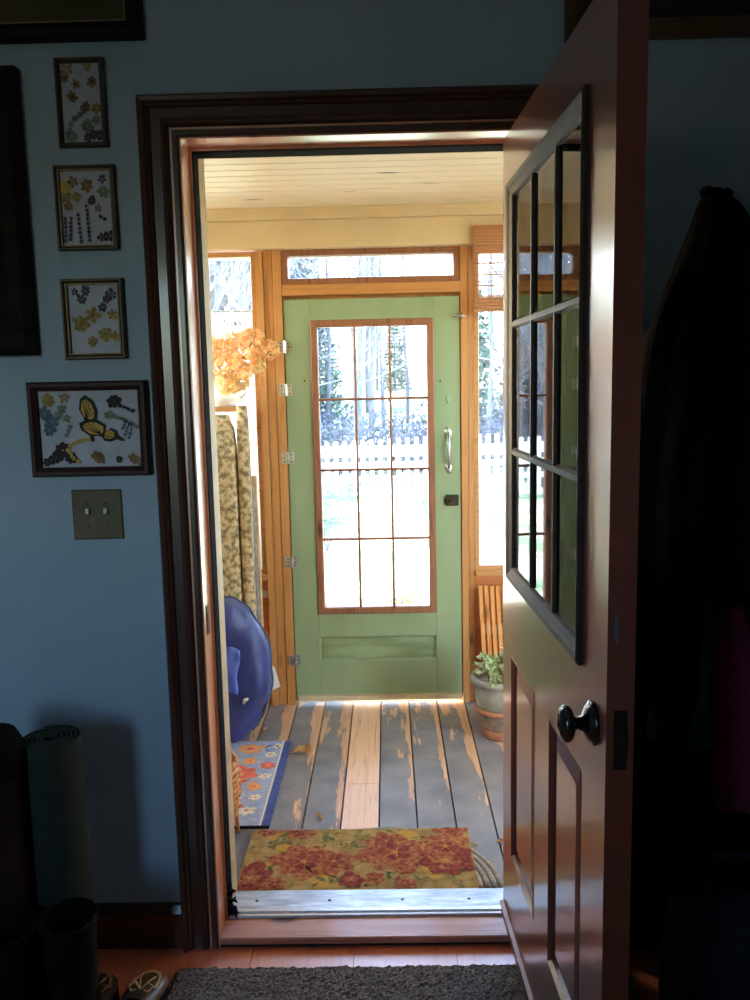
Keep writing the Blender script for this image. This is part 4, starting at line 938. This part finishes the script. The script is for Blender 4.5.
drape([(.66, -.11, 1.70, .03, .03), (.65, -.11, 1.62, .06, .07), (.64, -.11, 1.50, .082, .08), (.64, -.11, 1.35, .09, .09), (.64, -.11, 1.0, .10, .09), (.64, -.11, .60, .12, .095), (.64, -.11, .30, .13, .095), (.64, -.11, .06, .13, .095)], 36, 7, .08, 5).build('body', drk, jk, smooth=True, subdiv=1)
rb_ = thing('dark_fill_robe', 'added ankle length black robe standing in for shade behind the black wool coat', 'robe', (0, 0, 0))  # added robe, its black stands in for the shaded wall under the coats
drape([(.93, -.06, 1.90, .05, .03), (.92, -.07, 1.7, .15, .05), (.92, -.07, 1.4, .19, .055), (.92, -.07, 1.0, .20, .06), (.92, -.07, .5, .21, .06), (.92, -.07, .08, .22, .06)], 40, 8, .07, 8).build('body', drk, rb_, smooth=True, subdiv=1)
pk = thing('pink_jacket', 'magenta pink jacket hanging lowest at the right edge of the photo', 'jacket', (0, 0, 0))
pinkm = noisy('magenta_fleece', srgb(100, 14, 58), srgb(118, 20, 70), 20, rough=.9, bump=.3)
pa = at(733, 650, -.22); pb = at(735, 810, -.22)
drape([(pa.x, -.22, pa.z+.12, .03, .03), (pa.x, -.22, pa.z, .045, .04), (pa.x, -.22, pa.z-.08, .052, .05), (pb.x-.002, -.22, pb.z+.14, .058, .055), (pb.x-.002, -.22, pb.z+.04, .062, .055), (pb.x+.008, -.22, pb.z, .040, .05)], 30, 5, .08, 7).build('body', pinkm, pk, smooth=True, subdiv=1)
tk = thing('teal_scarf', 'dim teal scarf end hanging beside the magenta pink jacket', 'scarf', (0, 0, 0))
ta = at(706, 690, -.22); tb = at(701, 750, -.22)
drape([(ta.x+.004, -.21, ta.z+.22, .012, .012), (ta.x+.004, -.21, ta.z, .022, .016), (tb.x+.003, -.21, tb.z+.03, .038, .02), (tb.x, -.21, tb.z, .040, .02)], 24, 5, .08, 9).build('cloth', noisy('teal_knit', srgb(16, 66, 62), srgb(24, 80, 74), 60, rough=.9), tk, smooth=True)
bg = thing('tote_bag', 'dark navy tote bag standing on the floor under the hanging coats', 'bag', (.80, -.30, 0))
navy = noisy('navy_canvas', srgb(18, 26, 44), srgb(26, 36, 56), 40, rough=.9)
drape([(0, 0, .005, .15, .075), (0, 0, .10, .155, .08), (0, 0, .24, .15, .07), (0, 0, .34, .145, .045)], 36, 5, .05, 2).build('body', navy, bg, smooth=True)
MB().tube([(-.07, -.03, .33), (-.05, -.03, .46), (.05, -.03, .46), (.07, -.03, .33)], .008, 8).build('handle', navy, bg, smooth=True)

# ------------------------------------------------------------------ interior: left corner
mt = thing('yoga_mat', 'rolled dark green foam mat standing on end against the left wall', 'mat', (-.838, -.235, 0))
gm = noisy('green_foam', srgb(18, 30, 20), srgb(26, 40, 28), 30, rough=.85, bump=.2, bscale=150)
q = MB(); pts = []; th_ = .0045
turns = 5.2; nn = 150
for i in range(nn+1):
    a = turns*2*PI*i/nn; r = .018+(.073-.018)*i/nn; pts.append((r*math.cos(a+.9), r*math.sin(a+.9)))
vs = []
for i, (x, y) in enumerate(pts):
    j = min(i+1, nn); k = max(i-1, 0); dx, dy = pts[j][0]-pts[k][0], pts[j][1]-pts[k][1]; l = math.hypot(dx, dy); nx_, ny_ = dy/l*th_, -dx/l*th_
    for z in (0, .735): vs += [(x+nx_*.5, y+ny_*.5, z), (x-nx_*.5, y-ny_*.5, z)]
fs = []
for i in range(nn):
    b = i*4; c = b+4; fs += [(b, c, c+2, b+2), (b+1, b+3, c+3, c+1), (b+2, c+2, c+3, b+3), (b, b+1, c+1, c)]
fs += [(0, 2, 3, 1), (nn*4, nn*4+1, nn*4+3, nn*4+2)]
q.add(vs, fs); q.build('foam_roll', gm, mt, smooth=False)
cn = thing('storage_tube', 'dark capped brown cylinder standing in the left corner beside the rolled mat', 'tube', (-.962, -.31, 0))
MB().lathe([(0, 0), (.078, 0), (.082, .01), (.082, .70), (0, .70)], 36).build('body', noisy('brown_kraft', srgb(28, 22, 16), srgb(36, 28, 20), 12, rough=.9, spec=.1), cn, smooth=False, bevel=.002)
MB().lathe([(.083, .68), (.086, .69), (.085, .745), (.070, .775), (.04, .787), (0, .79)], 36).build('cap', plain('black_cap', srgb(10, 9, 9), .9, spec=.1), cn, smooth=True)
# rubber boots
def boot(x, y, rz, lab, sc_=1):
    b = thing('rubber_boot', lab, 'boot', (x, y, 0), rz, 'rubber boots in the left corner')
    rub = M['boot']
    q = MB(); rings = [(0, 0, .0, .050, .125), (0, -.005, .03, .052, .130), (0, .0, .07, .050, .115), (0, .035, .11, .048, .075), (0, .05, .15, .048, .060), (0, .05, .22, .056, .064), (0, .048, .29, .060, .068), (0, .048, .33, .062, .070)]
    n = 28
    for cx_, cy_, z, rx, ry in rings:
        for a in range(n):
            t_ = 2*PI*a/n; q.v.append((cx_+rx*math.cos(t_), cy_+ry*math.sin(t_), z+.018))
    for i in range(len(rings)-1):
        for a in range(n): q.f.append((i*n+a, i*n+(a+1) % n, (i+1)*n+(a+1) % n, (i+1)*n+a)); q.m.append(0)
    q.f += [tuple(range(n))]; q.m += [0]
    q.build('shaft', rub, b, smooth=True, subdiv=1, solid=.005)
    q = MB(); q.tube([(.063*math.cos(2*PI*a/28), .048+.071*math.sin(2*PI*a/28), .347) for a in range(29)], .005, 8); q.build('rim', rub, b, smooth=True)
    q = MB(); pts = [(.055*math.cos(t_), .132*math.sin(t_)-.003, 0) for t_ in [2*PI*a/28 for a in range(28)]]; q.prism(pts, (0, 0, .02)); q.build('sole', M['dark'], b)
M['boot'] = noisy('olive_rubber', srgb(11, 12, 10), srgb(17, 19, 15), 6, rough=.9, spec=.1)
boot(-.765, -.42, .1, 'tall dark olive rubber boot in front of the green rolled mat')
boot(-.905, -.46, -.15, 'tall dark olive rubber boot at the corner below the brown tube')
# moccasin shoes, toes to the wall
def shoe(x, y, rz, lab, leather, rim, lace=True):
    s = thing('moccasin', lab, 'shoe', (x, y, 0), rz, 'leather moccasins on the floor')
    n = 32; q = MB()
    # rings along length, toe at +y
    L_ = [(-.13, .028, .050), (-.115, .036, .062), (-.08, .038, .066), (-.04, .037, .062), (0, .040, .060), (.04, .045, .056), (.08, .047, .050), (.11, .043, .044), (.13, .030, .034), (.138, .012, .022)]
    for yy, w_, h in L_:
        for a in range(n):
            t_ = 2*PI*a/n; c_, s_ = math.cos(t_), math.sin(t_)
            q.v.append((w_*c_, yy, .012+max(0, (s_*.5+.5))**.8*h if s_ > -.98 else .012))
    for i in range(len(L_)-1):
        for a in range(n):
            if i < 4 and 5 <= a <= 10: continue      # foot opening
            q.f.append((i*n+a, i*n+(a+1) % n, (i+1)*n+(a+1) % n, (i+1)*n+a)); q.m.append(0)
    q.f += [tuple(range(n)), tuple((len(L_)-1)*n+a for a in range(n))]; q.m += [0, 0]
    q.build('upper', leather, s, smooth=True, solid=.003)
    q = MB(); out = [(-.134, .024), (-.12, .038), (-.08, .040), (0, .042), (.05, .048), (.09, .049), (.12, .040), (.138, .022), (.143, 0)]
    pts = [(w_, yy, 0) for yy, w_ in out]+[(-w_, yy, 0) for yy, w_ in out[::-1][1:]]; q.prism(pts, (0, 0, .013)); q.build('sole', M['dark'], s)
    # raised toe seam with stitches
    seam = [(.034*math.cos(t_), .045+.075*math.sin(t_), .054+.012*(1-math.sin(t_))) for t_ in [PI*i/24 for i in range(25)]]
    q = MB(); q.tube(seam, .003, 6, mi=0)
    for i in range(0, 24, 1):
        a, b2 = Vector(seam[i]), Vector(seam[i+1]); c_ = (a+b2)/2; q.tube([c_+Vector((0, 0, .003)), c_+Vector((c_.x*.22, (c_.y-.045)*.12, -.003))], .0016, 5, mi=0)
    q.build('toe_stitching', rim, s)
    if lace:
        q = MB()
        for k in (0, 1):
            d = -1 if k else 1
            q.tube([(0, .035, .066), (d*.016, .048, .078), (d*.034, .040, .074), (d*.022, .028, .068), (0, .035, .067)], .0026, 6)
            q.tube([(0, .035, .067), (d*.012, .062, .070), (d*.02, .085, .066)], .0024, 6)
        q.lathe([(0, -.005), (.006, 0), (0, .005)], 8, T=Matrix.Translation((0, .035, .068)))
        q.build('lace', rim, s, smooth=True)
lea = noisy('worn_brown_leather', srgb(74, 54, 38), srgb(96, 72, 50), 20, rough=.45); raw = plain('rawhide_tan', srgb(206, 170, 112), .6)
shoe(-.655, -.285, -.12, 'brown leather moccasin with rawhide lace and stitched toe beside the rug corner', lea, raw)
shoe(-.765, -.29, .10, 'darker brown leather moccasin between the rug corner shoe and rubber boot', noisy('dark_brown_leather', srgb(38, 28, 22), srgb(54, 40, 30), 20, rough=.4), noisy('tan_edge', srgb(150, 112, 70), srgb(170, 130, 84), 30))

# ------------------------------------------------------------------ outdoors
grassm = noisy('leaf_strewn_lawn', srgb(150, 160, 96), srgb(196, 186, 132), 6, rough=.95, bump=.3, detail=10, spec=.1)
m, nt, b_ = new_mat('leaf_strewn_lawn')
mp = coords(nt); n = nt.nodes.new('ShaderNodeTexNoise'); n.inputs['Scale'].default_value = .8; n.inputs['Detail'].default_value = 10; n.inputs['Roughness'].default_value = .7; nt.links.new(mp.outputs[0], n.inputs['Vector'])
r = ramp(nt, [(.36, srgb(60, 98, 66)), (.45, srgb(104, 132, 92)), (.52, srgb(190, 184, 150)), (.7, srgb(214, 208, 182))]); nt.links.new(n.outputs['Fac'], r.inputs[0]); nt.links.new(r.outputs[0], b_.inputs['Base Color']); b_.inputs['Roughness'].default_value = .95
q = MB(); nx, ny = 60, 60
def gz(x, y):
    z = -.42
    if y > 15: z += (y-15)**1.25*.085
    return z+.12*noise.noise(Vector((x*.2, y*.2, 0)))*(min(1, max(0, (y-3)/4)))
for j in range(ny+1):
    for i in range(nx+1):
        x = -32+64*i/nx; y = YD+.16+58*(j/ny)**1.3; q.v.append((x, y, gz(x, y)))
for j in range(ny):
    for i in range(nx): a = j*(nx+1)+i; q.f.append((a, a+1, a+nx+2, a+nx+1)); q.m.append(0)
struct(q.build('ground', m, smooth=True))
struct(MB().box(-32, 32, -12, YD+.17, -.50, -.40).build('ground_near', m))
# door step
st = MB().box(-.75, .62, YD+.17, YD+.85, -.41, -.10).build('stone_step', noisy('pale_stone', srgb(206, 204, 198), srgb(226, 224, 218), 8, rough=.8), bevel=.01); tag(st, 'pale sunlit stone step outside the green door', 'step')
# picket fence
FY = 13.0
fn = thing('picket_fence', 'white picket fence crossing the lawn beyond the green door', 'fence', (0, FY, 0))
wf = plain('white_fence_paint', srgb(240, 240, 238), .6)
pm = None
for k in range(74):
    x = -5.4+k*.16; zb = -.42
    q = MB() if pm is None else None
    if pm is None:
        q.prism([(-.036, 0, 0), (.036, 0, 0), (.036, 0, 1.0), (.026, 0, 1.012), (-.026, 0, 1.012), (-.036, 0, 1.0)], (0, .02, 0)); pm = q.build('picket', wf, fn); o = pm
    else:
        o = pm.copy(); COL.objects.link(o)
    o.location = (x, 0, zb+.05*math.sin(x*.8))
for z in (.14, .40): MB().box(-5.5, 6.4, .02, .05, -.42+z*1.0+.10, -.42+z+.20).build('rail', wf, fn)
MB().box(-5.5, 6.4, .02, .05, .36, .47).build('rail', wf, fn)
MB().box(-5.5, 6.4, -.02, .0, .28, .40).build('rail', wf, fn)

def leafcloud(q, c, r, n_, s, rnd, flat=1.0, mi=0):
    for i in range(n_):
        d = Vector((rnd.gauss(0, 1), rnd.gauss(0, 1), rnd.gauss(0, 1)*flat)).normalized()*r*rnd.random()**.4; p = Vector(c)+Vector((d.x, d.y, d.z*flat))
        a = Vector((rnd.uniform(-1, 1), rnd.uniform(-1, 1), rnd.uniform(-1, 1))).normalized(); b = a.orthogonal().normalized()*s*rnd.uniform(.3, .6); a *= s
        q.add([p-a, p+b, p+a, p-b], [(0, 1, 2, 3)], mi)
bark = noisy('pale_grey_bark', srgb(60, 66, 80), srgb(88, 92, 104), 8, (3, 3, .5), rough=.9)
twig = noisy('pale_twigs', srgb(82, 86, 98), srgb(112, 114, 122), 8, rough=.9)
def bare_tree(seed, H, r0):
    rn_ = random.Random(seed); t = MB(); b = MB()
    path = [Vector((0, 0, -.3))]; 
    for i in range(1, 9): path.append(Vector((path[-1].x+rn_.uniform(-.06, .06)*H*.12, path[-1].y+rn_.uniform(-.05, .05), H*i/8)))
    t.tube(path, [r0*(1-i/9.5) for i in range(9)], 7)
    def br(p, d, l, r, dep):
        pts = [p]; dd = d.copy()
        for i in range(4): dd = (dd+Vector((rn_.uniform(-.25, .25), rn_.uniform(-.25, .25), rn_.uniform(-.05, .25)))).normalized(); pts.append(pts[-1]+dd*l/4)
        b.tube(pts, [r*(1-i/5) for i in range(5)], 4, cap=False)
        if dep > 0:
            for k in range(4):
                q_ = pts[1+k % 4]; nd = (dd+Vector((rn_.uniform(-1, 1), rn_.uniform(-1, 1), rn_.uniform(-.2, .8)))).normalized(); br(q_, nd, l*.55, r*.5, dep-1)
    for k in range(13):
        f_ = rn_.uniform(.18, .98); i = int(f_*8); p = path[i].lerp(path[min(i+1, 8)], f_*8-i); a = rn_.uniform(0, 6.28)
        br(p, Vector((math.cos(a), math.sin(a), rn_.uniform(.3, 1.2))).normalized(), H*rn_.uniform(.16, .3), r0*.42*(1.1-f_*.6), 2)
    return t, b
protos = []
for s_ in range(5):
    t, b = bare_tree(40+s_, 6.5+s_*.6, .036+.007*s_); protos.append((t, b))
TREES = []
def place_tree(k, x, y, rz, sc_):
    if isinstance(protos[k], tuple) and isinstance(protos[k][0], MB):
        o = protos[k][0].build('bare_tree', bark, smooth=True); c = protos[k][1].build('branches', twig, o); protos[k] = (o, c)
    else:
        src, sc2 = protos[k]; o = src.copy(); COL.objects.link(o); c = sc2.copy(); COL.objects.link(c); c.parent = o
    o.location = (x, y, gz(x, y)); o.rotation_euler = (0, 0, rz); o.scale = (sc_,)*3
    tag(o, 'slender bare tree in the woods beyond the picket fence', 'tree', 'bare trees beyond the picket fence'); TREES.append(o)
rnd = random.Random(17)
for i in range(62):
    y = rnd.uniform(15, 30); x = rnd.uniform(-.42, .30)*(y+2.2)
    place_tree(i % 5, x, y, rnd.uniform(0, 6), rnd.uniform(.8, 1.5))
for i in range(34):      # thicket to the left
    y = rnd.uniform(13.5, 20); x = rnd.uniform(-.30, -.14)*(y+2.2)
    place_tree(i % 5, x, y, rnd.uniform(0, 6), rnd.uniform(.8, 1.3))
# evergreens
evg = noisy('evergreen_needles', srgb(34, 56, 50), srgb(58, 84, 72), 3, rough=.9)
def evergreen(seed, H, R_, ):
    rn_ = random.Random(seed); q = MB(); t = MB(); t.tube([(0, 0, -.3), (0, 0, H*.95)], [H*.02, .01], 7)
    for k in range(22):
        z = H*(.06+.92*k/22); r = R_*(1-k/22)**.8+.05
        for a in range(int(10+r*9)):
            an = rn_.uniform(0, 6.28); l = r*rn_.uniform(.7, 1.1); c = (math.cos(an)*l*.55, math.sin(an)*l*.55, z-.12*l)
            leafcloud(q, c, l*.38, 9, .10, rn_, .5)
    return t, q
EV = None
evp = []
for i, (x, y, s_) in enumerate([(-1.9, 25, .55), (1.35, 16.5, .42), (2.1, 20, .9), (3.4, 18, .8), (-3.6, 20, 1.1), (-5.2, 21, 1.2), (4.6, 22, 1.2), (-6.6, 19, 1), (2.9, 15.2, .5), (.3, 26, .5), (-3.1, 17.5, .95), (-4.3, 19.5, 1.2), (-2.6, 22, 1.2), (-3.9, 24, 1.4)]):
    if i < 2:
        t, qq = evergreen(70+i, 5.2, 1.5); o = t.build('evergreen_tree', bark); c = qq.build('foliage', evg, o); evp.append((o, c))
    else:
        o = evp[i % 2][0].copy(); COL.objects.link(o); c = evp[i % 2][1].copy(); COL.objects.link(c); c.parent = o
    o.location = (x, y, gz(x, y)); o.scale = (s_,)*3; o.rotation_euler = (0, 0, i*1.3)
    tag(o, 'blue green evergreen in the woods beyond the picket fence', 'tree', 'evergreens beyond the picket fence')
# undergrowth band behind the fence
q = MB(); rnd = random.Random(23)
for i in range(170):
    y = rnd.uniform(15.0, 18.0); x = rnd.uniform(-.48, .36)*(y+2.2); leafcloud(q, (x, y, gz(x, y)+.65), rnd.uniform(.6, 1.15), 90, .07, rnd, .8)
o = q.build('undergrowth', noisy('bluish_brush', srgb(40, 46, 58), srgb(68, 74, 86), 2, rough=.95)); tag(o, 'greyish tangled brush behind the white picket fence', 'undergrowth', kind='stuff')
# garden shrubs on the lawn
shm = [noisy('lawn_shrub_green', srgb(52, 92, 72), srgb(92, 132, 96), 4, rough=.9), noisy('lawn_shrub_tan', srgb(110, 112, 70), srgb(150, 146, 100), 4, rough=.9)]
for i, (x, y, r, lab, mi) in enumerate([(-.85, 9.5, .5, 'rounded green shrub on the lawn seen through the left column of door panes', 0), (-.75, 7.6, .38, 'low bushy shrub on the lawn nearest the door, left column of panes', 0), (.62, 10.0, .42, 'greyish shrub below the fence seen through the right column of door panes', 0), (1.45, 8.0, .5, 'leafy shrub seen through the window right of the green door', 0), (.10, 4.8, .22, 'small yellow green clump near the step in the bottom middle pane', 1), (-.42, 4.4, .25, 'low straw coloured clump near the step in the bottom left pane', 1), (1.9, 11.2, .5, 'taller shrub against the fence, right of the door window', 0), (1.15, 5.6, .3, 'straw coloured clump low in the right window', 1)]):
    q = MB(); rn_ = random.Random(100+i)
    for k in range(7): leafcloud(q, (rn_.uniform(-r, r)*.6, rn_.uniform(-r, r)*.6, r*.55+rn_.uniform(0, r*.6)), r*.55, 130, .012+.028*r, rn_, .9)
    t = MB()
    for k in range(6): t.tube([(0, 0, -.05), (rn_.uniform(-r, r)*.6, rn_.uniform(-r, r)*.5, r*1.0)], [.012, .004], 5)
    o = t.build('garden_shrub', bark); q.build('foliage', shm[mi], o); o.location = (x, y, gz(x, y)+.0); tag(o, lab, 'shrub')

# ------------------------------------------------------------------ light
SUN_AZ, SUN_EL = R2(66), R2(23)      # left of straight ahead
sd = Vector((-math.sin(SUN_AZ)*math.cos(SUN_EL), math.cos(SUN_AZ)*math.cos(SUN_EL), math.sin(SUN_EL)))
sl = bpy.data.lights.new('sun', 'SUN'); so = bpy.data.objects.new('sun', sl); COL.objects.link(so)
sl.energy = 12.0; sl.angle = R2(.6); sl.color = (1, .86, .66)
so.rotation_euler = sd.to_track_quat('Z', 'Y').to_euler()
W_ = bpy.data.worlds.new('sky'); sc.world = W_; W_.use_nodes = True; nt = W_.node_tree
bgn = nt.nodes['Background']; sky = nt.nodes.new('ShaderNodeTexSky'); sky.sky_type = 'NISHITA'; sky.sun_disc = False
sky.sun_elevation = SUN_EL; sky.sun_rotation = -SUN_AZ; sky.air_density = 1.0; sky.dust_density = 1.5; sky.ozone_density = 1.5
nt.links.new(sky.outputs[0], bgn.inputs[0]); bgn.inputs[1].default_value = 3.0
def portal(name, loc, rot, sx, sy):
    l = bpy.data.lights.new(name, 'AREA'); l.shape = 'RECTANGLE'; l.size = sx; l.size_y = sy; l.cycles.is_portal = True
    o = bpy.data.objects.new(name, l); COL.objects.link(o); o.location = loc; o.rotation_euler = rot
portal('portal_room', ((WX0+WX1)/2, RY0-.14, (WZ0+WZ1)/2), (PI/2, 0, 0), WX1-WX0, WZ1-WZ0)
portal('portal_left', (PX0-.12, 1.32, 1.845), (0, -PI/2, 0), .7, .86)
portal('portal_right', (PX1+.12, 1.32, 1.845), (0, PI/2, 0), .7, .86)
portal('portal_front', (-.27, YD+.15, 1.3), (-PI/2, 0, 0), 2.9, 1.8)

vs_ = sc.view_settings
vs_.view_transform = 'Standard'; vs_.look = 'None'; vs_.gamma = 1; vs_.use_curve_mapping = False; vs_.exposure = 1.15
sc.cycles.use_denoising = True
sc.cycles.max_bounces = 12; sc.cycles.diffuse_bounces = 6; sc.cycles.transparent_max_bounces = 24
sc.cycles.sample_clamp_indirect = 6
